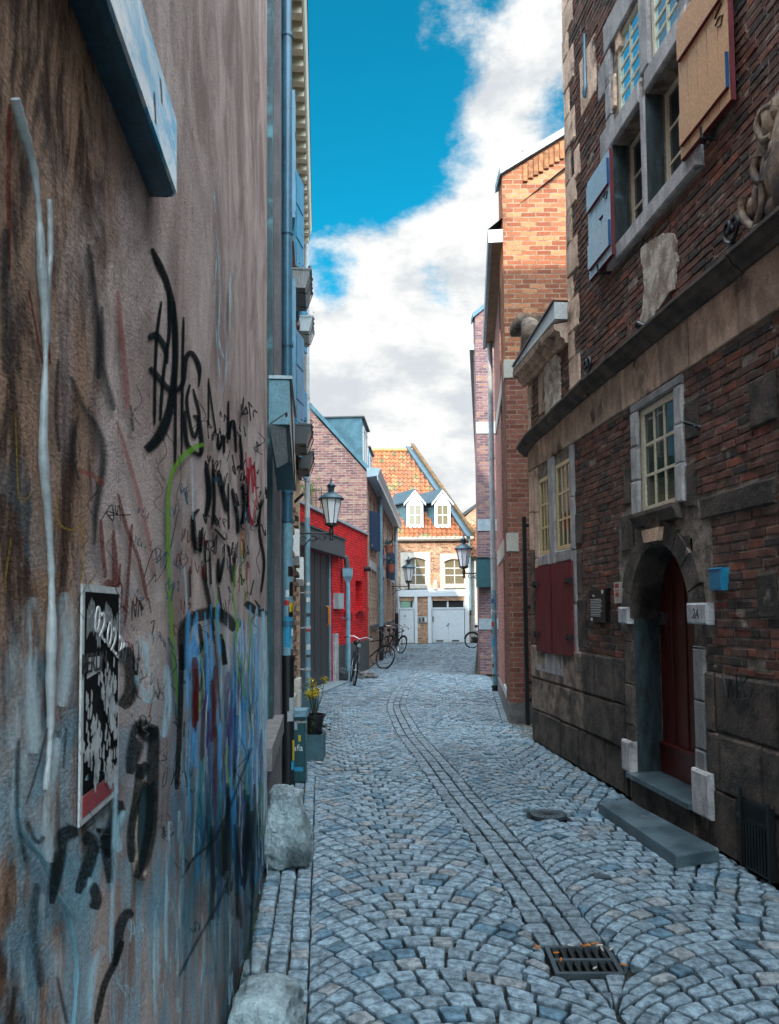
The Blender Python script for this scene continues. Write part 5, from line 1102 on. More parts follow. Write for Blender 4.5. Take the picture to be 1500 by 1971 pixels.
m = MB(); m.profile(R1, [(0, o_[2]-.12), (.05, o_[2]-.11), (.07, o_[2]-.05), (.09, o_[2]-.03), (.09, o_[2]-.0), (0, o_[2])], o_[0]-.06, o_[1]+.08); m.build('window_sill', 'darkcornice', oh)
EX += [(uR-.3, uL+.3, zsp-.1, zap+.28), (uR-.17, uL+.17, 0, zsp)]
# random larger dark stones within the ground floor brickwork
stone('darkstone', q4(1350, 958, 1003, 1500), .02); 
for r in (q4(1447, 735, 828, 1500), q4(1462, 1105, 1190, 1500), q4(1120, 1263, 1300, 1190)): stone('darkstone', r, .02)
for k in range(5):
    z0 = zf0-(k+1)*.3; stone('darkstone', (.9, .9+rnd.uniform(.3, .5), z0, z0+.28), .015)
# upper storey: cross window in stone
ll, lr, ul, ur = G['ll'], G['lr'], G['ul'], G['ur']
zlo, zhi = ll[2], ul[3]
for k in range(6):
    z0 = zlo+(zhi-zlo)*k/6; z1 = zlo+(zhi-zlo)*(k+1)/6; w3 = .2 if k % 2 else .34
    stone('bluestone', (ll[1]+.0, ll[1]+.14, z0, z1), .035, v=1.2)
    if k % 2: stone('bluestone', (ll[1]+.15, ll[1]+.15+w3, z0, z1), .02)
    stone('bluestone', (lr[0]-.15, lr[0], z0, z1), .035, v=.9)
stone('bluestone', (lr[1]+.005, ll[0]-.005, zlo, ll[3]), .04, v=1.25); stone('bluestone', (ur[1]+.005, ul[0]-.005, ul[2], zhi), .04, v=1.1)
stone('bluestone', (ll[0]+.0, ll[1]+.14, ll[3]+.006, ul[2]-.006), .045, v=1.3); stone('bluestone', (lr[0]-.15, lr[1]+.005, lr[3]+.006, ur[2]-.006), .045, v=1.3)
stone('bluestone', (lr[0]-.3, ll[1]+.16, zlo-.16, zlo-.004), .06, v=1.35); stone('bluestone', (lr[0]-.15, ll[1]+.14, zhi+.006, zhi+.3), .035)
EX.append((lr[0], ll[1], zlo, zhi))
# quoins up the far edge of the tall part; stones on the low part
z = ZS+.05; k = 0
while z < ZTOP:
    h_ = rnd.uniform(.26, .4); w3 = .18 if k % 2 else .34; stone('marl', (UM-w3, UM, z, z+h_), .02, v=rnd.uniform(.9, 1.5)); z += h_; k += 1
for z0, z1, w3 in ((ZS-.05, ZS+.3, .14), (ZS+.3, 4.62, .2)): stone('marl', (UC-w3, UC, z0, z1), .02)
stone('marl', (UC-.75, UC-.5, ZS+.1, ZS+.62), .02)
for r in (q4(1170, 170, 235, 1189), q4(1120, 120, 230, 1150), q4(1108, 290, 350, 1118), q4(1196, 20, 90, 1186)): 
    if r[1]-r[0] > .05: stone('marl', r, .018, v=1.5)
for k, mb in SB.items(): mb.build('stonework', k, oh)
# the brickwork itself: every brick laid
m = MB(); bh, bl = .064, .205
def field(m, u0, u1, z0, z1, seed):
    r = random.Random(seed); z = z0; row = 0
    while z+bh*.6 < z1:
        hh_ = bh-.013; iv = [(u0, u1)]; zm = z+hh_/2
        for e in EX:
            if e[2]-.02 < zm < e[3]+.02:
                nv = []
                for a, b in iv:
                    if e[1] <= a or e[0] >= b: nv.append((a, b)); continue
                    if e[0]-a > .01: nv.append((a, e[0]))
                    if b-e[1] > .01: nv.append((e[1], b))
                iv = nv
        for a, b in iv:
            x = a-(bl*.5 if row % 2 else 0)-r.uniform(0, .03)
            while x < b:
                L_ = bl*r.choice([1, 1, 1, .52, .9]); p, q = max(a+.004, x), min(b-.004, x+L_-.014)
                if q-p > .025:
                    v = r.uniform(.7, 1.25); k = r.random(); c = (.27*v, .11*v, .075*v) if k < .5 else (.19*v, .105*v, .08*v) if k < .76 else (.09*v, .065*v, .055*v) if k < .9 else (.40*v, .12*v, .07*v)
                    wz = mn.noise(Vector((x*.8, z*1.5, seed)))*.012
                    if r.random() > .02: m.block(R1, p, q, -.02, .008+r.uniform(-.005, .005), z+wz, z+hh_+wz-(.012 if r.random() < .08 else 0), .005, .004, c, .03)
                x += L_
        z += bh; row += 1
field(m, 0.9, UC-.15, 1.245, zf0, 1); field(m, 1.6, UM, ZS+.03, 8.6, 2); field(m, UM+.01, UC-.13, ZS+.01, 4.66, 3)
m.build('brickwork', 'oldbrick', oh)
def patch(poly, seed, mat='patchplaster', n=.026, name='plaster_patch'):
    m = MB(); pts = [R1.uz(x, y, n) for x, y in poly]; out = []
    for i in range(len(pts)):
        a, b = pts[i], pts[(i+1) % len(pts)]; k = max(2, int(math.dist(a, b)/.03))
        for j in range(k):
            f = j/k; u, z = a[0]+(b[0]-a[0])*f, a[1]+(b[1]-a[1])*f; out.append((u+.03*mn.noise(Vector((u*14, z*14, seed))), z+.03*mn.noise(Vector((u*14, z*14, seed+5)))))
    m.prism(R1, out, -.01, n); m.build(name, mat, oh)
patch([(1232, 478), (1262, 455), (1298, 448), (1302, 500), (1296, 556), (1262, 600), (1254, 640), (1230, 636), (1240, 560)], 1)
patch([(1220, 655), (1252, 640), (1296, 600), (1290, 625), (1236, 668)], 2)
patch([(1046, 690), (1060, 668), (1076, 690), (1078, 780), (1050, 800)], 6)
# windows
def win(k, n, cols, rows, g_, gm, fw=.045): r = G[k]; return window('window', R1, r[0]+.004, r[1]-.004, r[2]+.004, r[3]-.004, n, cols, rows, oh, g_, gm, fw, .024)
win('over', -.01, 3, 3, 'cream', 'glass_green', .055); win('wa', .0, 3, 3, 'yellowcream', 'glass_green'); win('wb', .0, 3, 3, 'yellowcream', 'glass_green')
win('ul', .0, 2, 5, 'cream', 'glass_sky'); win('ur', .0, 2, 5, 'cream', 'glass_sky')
win('ll', -.14, 2, 3, 'cream', 'glass'); win('lr', -.14, 2, 3, 'cream', 'glass')
# curtains glimpsed behind the over-door window are part of its pane reflections; inner red blinds low in the pair
# maroon shutters
def hinge(par, u, z, d_, L=.16):
    m = MB(); m.box(R1, u, u+d_*L, .058, .072, z-.016, z+.016); m.box(R1, u-.02*d_, u+.02*d_, .05, .08, z-.035, z+.035); m.lathe([(.001, z-.0), (.03, z), (.03, z+.0)], R1.P(u+d_*L, .066, 0), 10) if 0 else m.box(R1, u+d_*L, u+d_*(L+.03), .056, .074, z-.028, z+.028); m.build('hinge', 'iron', par)
for k, side in (('sa', 1), ('sb', -1)):
    r = G[k]; m = MB(); n = 5
    for i in range(n): a = r[0]+(r[1]-r[0])*i/n; m.box(R1, a+.0015, a+(r[1]-r[0])/n-.0015, .02, .052+rnd.uniform(-.001, .001), r[2], r[3])
    so = m.build('shutter', 'maroon', oh)
    e = r[1]+.03 if side > 0 else r[0]-.03
    for f in (.2, .8): hinge(so, e, r[2]+(r[3]-r[2])*f, -side)
# door
m = MB(); dn = -.24; n = 9
for i in range(n):
    a, b = uR+(uL-uR)*i/n, uR+(uL-uR)*(i+1)/n; c = (a+b)/2; top = min(zap-.0, zsp+rad*1.12*math.sqrt(max(0, 1-((c-umid)/rad)**2)))+.03
    m.box(R1, a+.003, b-.003, dn-.04, dn+(.012 if i % 2 else 0), .52, top)
    m.tube([R1.P(a, dn+.005, .52), R1.P(a, dn+.005, top-.03)], .009, 6)
dd_ = m.build('door', 'maroon_door', oh)
m = MB(); m.box(R1, uR, uL, dn-.04, dn+.03, .26, .50); m.box(R1, uR, uL, dn-.04, dn+.045, .50, .525); m.build('bottom_rail', 'maroon_door', dd_)
m = MB(); m.box(R1, uL-.14, uL-.10, dn+.01, dn+.05, 1.55, 1.66); m.build('letter_plate', 'chrome', dd_)
m = MB(); m.box(R1, uR-.02, uL+.02, -.3, .10, .215, .255); m.build('threshold', 'teal_slab', oh)
m = MB(); m.box(R1, uR-.01, uL+.01, -.3, .055, .0, .212); m.build('threshold_base', 'darkstone', oh)
m = MB(); m.box(R1, uL-.007, uL-.002, -.23, .0, .26, zsp+.0); m.box(R1, uR+.002, uR+.007, -.23, .0, .26, zsp); m.build('door_reveal', 'revealstone', oh)
m = MB()
for k in ('ll', 'lr'): r = G[k]; m.box(R1, r[1]-.010, r[1]-.002, -.12, .03, r[2], r[3])
m.build('window_reveal', 'revealstone', oh)
# upper shutters standing off the wall
def upsh(x0, yt0, yb0, x1, yt1, yb1, n, mat, label, bmat, hx):
    ua, za1 = R1.uz(x0, yt0, n); _, za0 = R1.uz(x0, yb0, n); ub, zb1_ = R1.uz(x1, yt1, n); _, zb0_ = R1.uz(x1, yb1, n); z1 = (za1+zb1_)/2; z0 = (za0+zb0_)/2; a, b = min(ua, ub), max(ua, ub)
    m = MB(); k = 5
    for i in range(k): c = a+(b-a)*i/k; m.box(R1, c+.004, c+(b-a)/k-.004, n-.03, n+rnd.uniform(-.001, .001), z0, z1)
    m.box(R1, a, b, n-.032, n-.012, z0+.002, z1-.002); so = m.build('shutter', mat, oh); so['label'] = label
    m = MB(); m.box(R1, a+.02, b-.03, n, n+.022, z0+.09, z0+.09+.24); m.box(R1, a+.02, b-.03, n, n+.022, z1-.32, z1-.08); bo = m.build('batten', mat, so)
    m = MB(); m.box(R1, a+.012, a+.0195, n, n+.023, z0+.09, z0+.33); m.box(R1, a+.012, a+.0195, n, n+.023, z1-.32, z1-.08); m.build('batten_end', 'royal', so)
    m = MB(); m.box(R1, a-.006, a, n-.032, n+.002, z0, z1); m.box(R1, a-.006, b, n-.032, n+.001, z0-.007, z0-.0005); m.box(R1, a+.02, b-.03, n, n+.0225, z0+.083, z0+.0895); m.box(R1, a+.02, b-.03, n, n+.0225, z1-.327, z1-.3205); m.build('edge_paint', 'maroon', so)
    m = MB(); zz_ = z0+.62; p = R1.P(a+.16, n+.004, zz_); m.tube([p, p+R1.d*-.06+Vector((0, 0, .02)), p+R1.d*-.10+Vector((0, 0, .0)), p+R1.d*-.07+Vector((0, 0, -.05)), p+R1.d*-.03+Vector((0, 0, -.03))], .005, 6); m.tube([p+Vector((0, 0, .05)), p+R1.d*-.09+Vector((0, 0, .09))], .007, 6)
    u = R1.U(hx, 500, n); m.tube([R1.P((a+b)/2, 0, z0-.05), R1.P((a+b)/2, n+.02, z0-.045), R1.P((a+b)/2, n+.025, z0+.03)], .011, 6); m.build('shutter_catch', 'iron', so)
upsh(1303, 55, 311, 1397, -120, 211, .10, 'peach', 'cream shutter with warm reflected light painted in as peach', 'royal', 1350)
upsh(1130, 349, 546, 1173, 290, 494, .10, 'iceblue', 'glossy cream shutter with a cool reflection painted in as pale blue', 'royal', 1150)
# maroon inner face strip and hinge pins of the left shutter
m = MB(); r = G['ll']
for z in (r[2]+.35, r[3]-.3): m.tube([R1.P(r[1]+.10, .02, z), R1.P(r[1]+.10, .10, z), R1.P(r[1]+.16, .10, z)], .014, 6)
for z in (G['lr'][2]+.3,): m.tube([R1.P(G['lr'][0]-.1, .02, z), R1.P(G['lr'][0]-.1, .09, z)], .014, 6)
m.build('hinge_pins', 'iron', oh)
# wall anchors
def anchor(px, py, n, s_, lab):
    u, z = R1.uz(px, py, n); p = lambda a, b: R1.P(u-a*s_, n, z+b*s_); m = MB()
    for sg_ in (-1, 1):
        pts = [(0, 0), (sg_*.10, .06), (sg_*.17, .18), (sg_*.13, .30), (sg_*.04, .30), (sg_*.03, .20), (sg_*.08, .17), (sg_*.10, .22)]; m.tube([p(a, b) for a, b in cat_rom(pts, 4)], .016*s_/.6, 6)
    m.tube([p(0, .01), p(.0, -.22), p(-.02, -.42)], .018*s_/.6, 6); m.tube([p(0, .0), R1.P(u, 0, z)], .012, 6)
    o = m.build('wall_anchor', 'iron', oh, True); o['label'] = lab
anchor(1408, 468, .05, .50, 'heart shaped iron wall anchor nearest the carved relief'); anchor(1131, 722, .05, .52, 'heart shaped wall anchor above the left string course')
m = MB(); u, z = R1.uz(1127, 165, .04); m.tube([R1.P(u, .04, z+.55), R1.P(u, .04, z-.0), R1.P(u-.02, .05, z-.05), R1.P(u-.0, .05, z-.12), R1.P(u+.03, .05, z-.06), R1.P(u, .05, z)], [.014, .02, .02, .018, .015, .014], 6); o = m.build('wall_anchor', 'pipe_blue', oh, True); o['label'] = 'straight blue painted wall anchor near the roof'
# low part: eroded stone cornice, gutter board, volute
za = 4.66
m = MB()
for i in range(7):
    a = UM+.01+(UC+.12-UM)*i/7; b = UM+(UC+.12-UM)*(i+1)/7; s1 = rnd.uniform(-.012, .012); m.profile(R1, [(0, 0), (.05, .0), (.06, .05), (.10, .06), (.11, .12), (.17, .14), (.18, .20), (.0, .24)], a, b, za+s1, za+s1)
m.build('eaves_cornice', 'marl', oh)
m = MB(); m.prism(R1, [(UM+.0, za+.25), (UC+.1, za+.245), (UC+.1, za+.27), (UM+.0, za+.44)], .0, .17); m.build('gutter_board', 'white', oh)
m = MB(); m.prism(R1, [(UM+.0, za+.445), (UC+.1, za+.275), (UC+.1, za+.295), (UM+.0, za+.465)], -.2, .19); m.build('roof_edge', 'maroon_dark', oh)
vo = MB(); vu = UC-.02; za += .30
pts = [(vu+.02, za+.00), (vu+.08, za+.10), (vu-.05, za+.22), (vu-.12, za+.34), (vu-.05, za+.47), (vu+.12, za+.56), (vu+.30, za+.60)]
vo.c = (1, .95, .8); cr_ = cat_rom([(a, b) for a, b in pts], 4); vo.tube([R1.P(a, -.02, b) for a, b in cr_], [.07+.07*math.sin(math.pi*min(1, i/len(cr_)*1.15)) for i in range(len(cr_))], 9)
vo.block(R1, vu+.02, vu+.42, -.22, .14, za+.50, za+.66, .03, .01, (.8, .75, .5)); vo.block(R1, vu-.12, vu+.2, -.2, .16, za-.06, za+.06, .02, .01, (.7, .6, .5))
vo.build('carved_volute', 'carved', oh, True); za -= .30
# carved relief at the right edge
cv = MB()
def blob(c, r, sq=(1, 1, 1), seg=12):
    for i in range(6):
        t0, t1 = math.pi*i/6, math.pi*(i+1)/6
        for k in range(seg):
            a0, a1 = 2*math.pi*k/seg, 2*math.pi*(k+1)/seg
            def q(t, a):
                v = Vector((math.sin(t)*math.cos(a), math.sin(t)*math.sin(a), math.cos(t))); rr = r*(1+.25*mn.noise(v*2+Vector(c)*7)); return R1.P(c[0]+v.x*rr*sq[0], c[1]+v.y*rr*sq[1], c[2]+v.z*rr*sq[2])
            cv.face([q(t0, a0), q(t0, a1), q(t1, a1), q(t1, a0)])
def cpt(px, py): return R1.uz(px, py, .08)
for px, py, r_, sq in ((1490, 235, .10, (1.1, .8, 1.5)), (1474, 262, .07, (1, .8, 1.5)), (1492, 330, .10, (1, .8, 1.7)), (1500, 290, .09, (1, 1, 1)), (1462, 300, .055, (1, .8, 2)), (1476, 370, .055, (1, .8, 2.2)), (1455, 385, .05, (1, .8, 2.2)), (1443, 405, .045, (1, .9, 1.8)), (1465, 420, .05, (1.6, .9, .8)), (1490, 400, .07, (1.2, .9, 1.4)), (1500, 210, .08, (1, .9, 1.4)), (1520, 300, .2, (1.2, .5, 1.6)), (1540, 210, .2, (1.2, .4, 1.6))):
    u, z = cpt(px, py); blob((u, .06, z), r_, sq)
for P_ in ([(1500, 200), (1478, 215), (1468, 245), (1480, 270), (1496, 262)], [(1466, 300), (1460, 330), (1470, 350), (1486, 345)], [(1440, 380), (1436, 410), (1450, 432), (1470, 438), (1500, 415)], [(1486, 300), (1478, 345), (1476, 400), (1462, 440)]):
    cv.tube([R1.P(*(lambda q: (q[0], .11, q[1]))(cpt(x, y))) for x, y, *_ in cat_rom(P_, 4)], .026, 7)
cv.build('carved_relief', 'carved', oh, True)
# graffiti initials
def g2(strokes):
    m = MB()
    for w_, pts in strokes:
        pr = [R1.P(*(lambda q: (q[0], .049, q[1]))(R1.uz(x, y, .049))) for x, y, *_ in cat_rom(pts, 5)]; m.tube(pr, .0055, 5)
    o = m.build('graffiti', 'black', oh); o['label'] = 'black scrawled initials on the dark plinth stones'
g2([(4, [(1391, 1300), (1398, 1335), (1402, 1338), (1406, 1308), (1411, 1340), (1419, 1340), (1417, 1298)]), (4, [(1426, 1294), (1430, 1345)]), (4, [(1422, 1297), (1440, 1300), (1432, 1316), (1447, 1324), (1444, 1342), (1428, 1347)])])
# stone step / slab on the street, plaque, notice, box, spotlights, vent
def sl_pt(px, py): 
    r = pdir(px, py); t = (.085-1.7)/r.z; return Vector((0, 0, 1.7))+r*t
A_, B_, C_, D_ = sl_pt(1152, 1545), sl_pt(1203, 1537), sl_pt(1384, 1633), sl_pt(1301, 1646)
def fslab(m):
    T = [A_, B_, C_, D_]; m.c = (1, 1, 1); e = .012; cc = sum(T, Vector())/4; lo = [Vector((p.x, p.y, 0)) for p in T]; mid = [Vector((p.x, p.y, .085-e)) for p in T]; top = [p+(cc-p).normalized()*e for p in T]
    for i in range(4): l = (i+1) % 4; m.face([lo[i], lo[l], mid[l], mid[i]], [(0, 0), (1, 0), (1, .1), (0, .1)]); m.face([mid[i], mid[l], top[l], top[i]])
    m.face(top)
one('stone_step', fslab, 'teal_slab', 'long low blue grey stone slab step in front of the arched door', 'step', (A_+C_)/2-Vector((0, 0, .085)))
def plate(name, x0, yt, yb, x1, mat, label, cat, d=.03, n=0.02, frame=None):
    r = q4(x0, yt, yb, x1, n); t = thing(name, R1.P((r[0]+r[1])/2, 0, r[2]), label, cat); m = MB(); m.box(R1, r[0], r[1], n-.02, n+d, r[2], r[3]); m.build('plate', mat, t); return t, r, n+d
t, r, n = plate('history_plaque', 1141, 1136, 1196, 1172, 'black_gloss', 'black information plaque with fine white text beside maroon shutters', 'plaque', .035)
w3, h3 = r[1]-r[0], r[3]-r[2]; m = MB()
for i in range(11): z = r[3]-h3*(.30+.052*i); m.box(R1, r[0]+w3*(.18+rnd.uniform(0, .12)), r[1]-w3*.08, n, n+.001, z-h3*.010, z+h3*.008)
m.box(R1, r[0]+w3*.10, r[0]+w3*.22, n, n+.001, r[3]-h3*.14, r[3]-h3*.02); m.box(R1, r[1]-w3*.20, r[1]-w3*.08, n, n+.001, r[2]+h3*.03, r[2]+h3*.12); m.build('text_lines', 'white', t)
text(t, 'Huis', R1, r[1]-w3*.3, r[3]-h3*.22, n+.001, .035, 'white', flip=True, name='heading')
t, r, n = plate('paper_notice', 1184, 1121, 1161, 1195, 'offwhite', 'tiny white notice with red print to the left of the arched door', 'notice', .008)
w3, h3 = r[1]-r[0], r[3]-r[2]; m = MB(); m.box(R1, r[0]+w3*.15, r[1]-w3*.15, n, n+.001, r[3]-h3*.28, r[3]-h3*.08); m.box(R1, r[0]+w3*.2, r[1]-w3*.2, n, n+.001, r[2]+h3*.3, r[2]+h3*.5); m.box(R1, r[0]+w3*.15, r[1]-w3*.15, n, n+.001, r[2]+h3*.58, r[2]+h3*.62); m.build('red_print', 'red_paint', t)
r = q4(1371, 1094, 1137, 1396, .03); t = thing('blue_wall_box', R1.P(r[0], 0, r[2]), 'small bright blue box on the brickwork right of the arched door', 'box')
m = MB(); m.block(R1, r[0], r[1], 0, .06, r[2], r[3], .012, .001); m.build('casing', 'signblue', t); m = MB(); m.box(R1, r[0]+.008, r[1]-.008, .0, .064, r[3]-.02, r[3]-.008); m.build('lid_line', 'royal', t)
for px, py, s_, lab in ((1246, 630, 1., 'black tube spotlight above the string course below the pale stone patch'), (1333, 816, .4, 'tiny black fixing knob right of the window over the door')):
    u, z = R1.uz(px, py, .05); t = thing('spotlight', R1.P(u, 0, z), lab, 'light' if s_ == 1 else 'knob'); m = MB(); a = R1.P(u-.06*s_, .02, z-.06*s_); b = R1.P(u+.07*s_, .10, z+.05*s_); m.tube([a, b], .034*s_, 10); m.build('lamp_body', 'black', t, True)
    m = MB(); m.tube([R1.P(u-.07*s_, -.01, z-.07*s_), R1.P(u-.04*s_, .05, z-.04*s_)], .02*s_, 8); m.build('arm', 'greybox', t)
r = q4(1433, 1533, 1690, 1490, .04); t = thing('cellar_grille', R1.P(r[0], 0, r[2]), 'tall black slatted cellar vent grille at the foot of the right wall', 'grille'); r = (r[0], r[1], max(.02, r[2]), r[3])
m = MB(); m.box(R1, r[0], r[1], .03, .055, r[2], r[3]); m.build('panel', 'black', t); m = MB(); w3 = r[1]-r[0]; h3 = r[3]-r[2]
for i in range(9): a = r[0]+w3*(.06+.1*i); m.box(R1, a, a+w3*.05, .055, .068, r[2]+.02, r[2]+h3*.68)
for i in range(9): z = r[2]+h3*(.74+.025*i); m.box(R1, r[0]+.02, r[1]-.02, .055, .064, z, z+h3*.012)
m.box(R1, r[0], r[0]+.02, .055, .075, r[2], r[3]+.03); m.box(R1, r[1]-.02, r[1], .055, .075, r[2], r[3]+.06); m.build('slats', 'iron', t)

# ------------------------------------------------------------------ iron gate in the gap
gt = thing('iron_gate', (2.2, 11.2, 0), 'black iron bar gate in the narrow gap between the two right hand buildings', 'gate')
GF = FR(11.45); m = MB()
for i in range(9): x = 2.0+i*.09; m.tube([(x, 11.45, .05), (x, 11.45, 3.0)], .012, 6)
m.build('bars', 'iron', gt); m = MB()
for z in (.35, .6, 1.7, 2.9): m.box(GF, 1.97, 2.8, -.02, .02, z, z+.05)
m.box(GF, 1.965, 2.02, -.03, .03, 0, 3.05); m.build('rails', 'iron', gt)
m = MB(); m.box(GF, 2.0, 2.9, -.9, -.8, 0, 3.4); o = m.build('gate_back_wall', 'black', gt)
# ------------------------------------------------------------------ brick house with the orange gable
tb = thing('tower_brick_house', (2.4, 13.8, 0), 'brick house with sunlit orange gable wall and white lintel bands on the right', 'house')
ZE = 7.35
x0 = 1.79
rk = [(x0-.0, 0), (x0+2.2, 0), (x0+2.2, 10.3), (x0, 8.25)]
m = MB(); m.prism(TOWER, [(x0, .33), (x0+3, .33), (x0+3, 8.33+.62*3), (x0, 8.33)], -.4, 0); 
# one brick wall: sunlit tone painted above the shadow line, shaded tone below
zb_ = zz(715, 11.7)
m = MB(); m.prism(TOWER, [(x0, .30), (x0+3, .30), (x0+3, zb_), (x0, zb_)], -.4, 0); m.build('lower_gable_wall', 'brick_shaded', tb)
m = MB(); m.prism(TOWER, [(x0, zb_), (x0+3, zb_), (x0+3, 8.38+.62*3), (x0, 8.38)], -.4, .0); m.build('gable_wall', 'brick_sunlit', tb)
m = MB(); k = 0
while k*.082 < 2.9:       # soldier course under the coping
    a = x0+.32+k*.082; z1 = 8.38+.62*(a-x0)
    v = rnd.uniform(.8, 1.1); m.block(TOWER, a, a+.070, 0, .035, z1-.30, z1-.03, .006, .003, (.60*v, .27*v, .12*v)); k += 1
m.build('soldier_course', 'oldbrick', tb)
m = MB(); m.prism(TOWER, [(x0-.04, 8.38), (x0+3, 8.38+.62*3), (x0+3, 8.48+.62*3), (x0-.04, 8.50)], -.5, .07); m.build('coping', 'zinc_pale', tb)
m = MB(); m.prism(TOWER, [(x0+.22, 8.6), (x0+.34, 8.68), (x0+.34, 8.82)], -.1, -.02); m.build('flashing_tip', 'lead', tb)
m = MB(); m.prism(TOWER, [(x0-.005, 0), (x0+3, 0), (x0+3, .30), (x0-.005, .30)], -.4, .006); m.build('plinth', 'sillstone', tb)
m = MB(); m.box(R2, -.01, .24, 0, .0, 0, .3)
# street side: pier, deep bay, far wall
bay0, bay1 = .42, 1.75; LL = R2.L; zb1, zb2 = zz(1045, 11.7), zz(705, 11.7)
m = MB(); wall(m, R2, 0, LL, .30, ZE+.9, [(bay0, bay1, .42, zb1-.18, .45), (bay0, bay1, zb1+.14, zb2-.14, .45), (bay0, bay1, zb2+.14, ZE-.1, .45)], .45, 4, body=False); m.box(R2, .5, LL, -3, -.46, 0, ZE+.8, skip='f'); m.build('street_wall', 'brick_pink', tb)
m = MB(); m.box(R2, bay0, bay1, -.45, -.42, .42, ZE-.1); m.build('bay_glazing', 'glass', tb)
m = MB()
for z in (zb1, zb2): m.box(R2, -.003, LL-.7, .0, .022, z-.15, z+.13); m.box(TOWER, x0-.02, x0+.155, 0, .012, z-.15, z+.13)
m.build('lintel_band', 'offwhite', tb)
m = MB(); m.prism(Fr(R2.P(bay0, 0, 0)[:2], (R2.P(bay0, 0, 0)+R2.d)[:2], (-1, 0)), [(0, .30), (bay1-bay0, .30), (bay1-bay0, .42), (0, .42)], -.45, .03); m.build('bay_sill', 'white', tb)
m = MB(); m.box(R2, 0, LL, 0, .035, 0, .30); m.build('street_plinth', 'sillstone', tb)
m = MB(); m.box(R2, .06, LL+.35, -.2, .20, ZE+.02, ZE+.06); m.build('eaves_soffit', 'soffit', tb)
m = MB(); m.box(R2, .04, LL+.37, .17, .225, ZE+.0, ZE+.20); m.box(R2, .02, .06, 0, .225, ZE+.0, ZE+.20); m.build('eaves_fascia', 'zinc_pale', tb)
m = MB(); m.face([R2.P(.02, .23, ZE+.21), R2.P(LL+.4, .23, ZE+.21), R2.P(LL+.4, -2.5, ZE+2.3), R2.P(.02, -2.5, ZE+2.3)]); m.build('roof', 'lead', tb)
dpw = pipe('stickered_downpipe', 'pale grey downpipe covered in stickers at the far corner of the pink brick wall', R2, LL-.0, .085, 0, ZE, .055, 'pipe_pale', 'pipe_cyan', 1.2+.9, rings=[zz(y, 16.2) for y in (880, 1075, 1180)], boot=.12)
for py, h, mt, a0, a1 in ((1145, .07, 'red_paint', .2, 1.2), (1155, .09, 'royal', .9, 2.2), (1175, .12, 'white', .2, 1.4), (1200, .09, 'red_paint', .4, 2), (1216, .08, 'black', .2, 1.3), (1232, .15, 'signblue', .3, 2.2), (1262, .05, 'white', .5, 1.6), (1280, .07, 'darkgrey', .4, 1.9), (1300, .05, 'darkgrey', .8, 2.3)): sticker(dpw, R2, LL, .085, zz(py, 16.2)-h, .0585, a0-.6, a1-.6, h, mt)
# ------------------------------------------------------------------ purple brick house
pb = thing('purple_brick_house', (3, 24, 0), 'narrow dark purple brick house with white bands beyond the pink brick wall', 'house')
x0 = 2.34; Z3 = zz(603, 20.45); m = MB(); m.prism(R3F, [(x0, 0), (x0+3, 0), (x0+3, Z3+3.4*.8), (x0, Z3)], -.4, 0); wall(m, R3, 0, R3.L, 0, Z3-.9, (), .1, 3, body=False); m.box(R3, .5, R3.L, -3, -.1, 0, Z3-.9); m.build('wall', 'brick_purple', pb)
m = MB(); m.prism(R3F, [(x0-.06, Z3-.03), (x0+3, Z3-.03+3.06*.8), (x0+3, Z3+.10+3.06*.8), (x0-.06, Z3+.10)], -.45, .06); m.build('coping', 'pipe_blue', pb)
m = MB()
for a, b in ((834, 811), (1024, 1001), (1214, 1193)): m.box(R3F, x0-.015, x0+3, 0, .02, zz(a, 20.45), zz(b, 20.45))
m.build('stone_band', 'zinc_pale', pb)
ze = zz(668, 20.8); m = MB(); m.box(R3, .3, R3.L, 0, .13, ze-.0, ze+.04); m.box(R3, .3, R3.L, .10, .16, ze-.02, ze+.14); m.box(R3, .28, .34, 0, .16, ze-.02, ze+.14); m.build('gutter', 'zinc', pb)
t = thing('dark_wall_cabinet', (2.45, 20.3, 3), 'dark teal metal cabinet fixed on the corner of the purple brick house', 'cabinet')
m = MB(); m.box(R3F, x0-.07, x0+.42, 0.02, .34, zz(1133, 20.3), zz(1078, 20.3)); m.build('cabinet_body', 'teal_box', t); m = MB(); m.box(R3F, x0-.09, x0+.44, .0, .36, zz(1078, 20.3)+.002, zz(1078, 20.3)+.03); m.build('cabinet_lid', 'black', t)

# ------------------------------------------------------------------ street furniture and plants on the left
def gpt(px, py):
    r = pdir(px, py); t = -1.7/r.z; return Vector((0, 0, 1.7))+r*t
c = gpt(570, 1506); D_ = c.y+.1
t = thing('cabinet_post', (c.x, D_, 0), 'slim dark teal utility cabinet post with stickers beside the blue downpipe', 'utility post')
CF = FR(c.y); xa, xb = X(562, c.y), X(587, c.y); zt5 = zz(1378, c.y)
m = MB(); m.block(CF, xa, xb, -.16, 0, 0, zt5, .01, .001); m.build('post_body', 'teal', t)
m = MB(); m.block(CF, xa-.008, xb+.016, -.17, .015, zt5, zt5+.075, .008, .001); m.build('cap', 'pipe_cyan', t)
zk = lambda py: zz(py, c.y)
m = MB(); m.box(CF, xa+.01, xb-.01, 0, .002, zk(1390), zk(1382)); m.build('name_strip', 'black', t)
text(t, 'PCORNW', CF, (xa+xb)/2, zk(1389.5), .0025, .035, 'white', name='name_print')
text(t, 'afa', CF, (xa+xb)/2-.01, zk(1441)-.0, .0025, .085, 'white', name='sticker_print', sx=1.1)
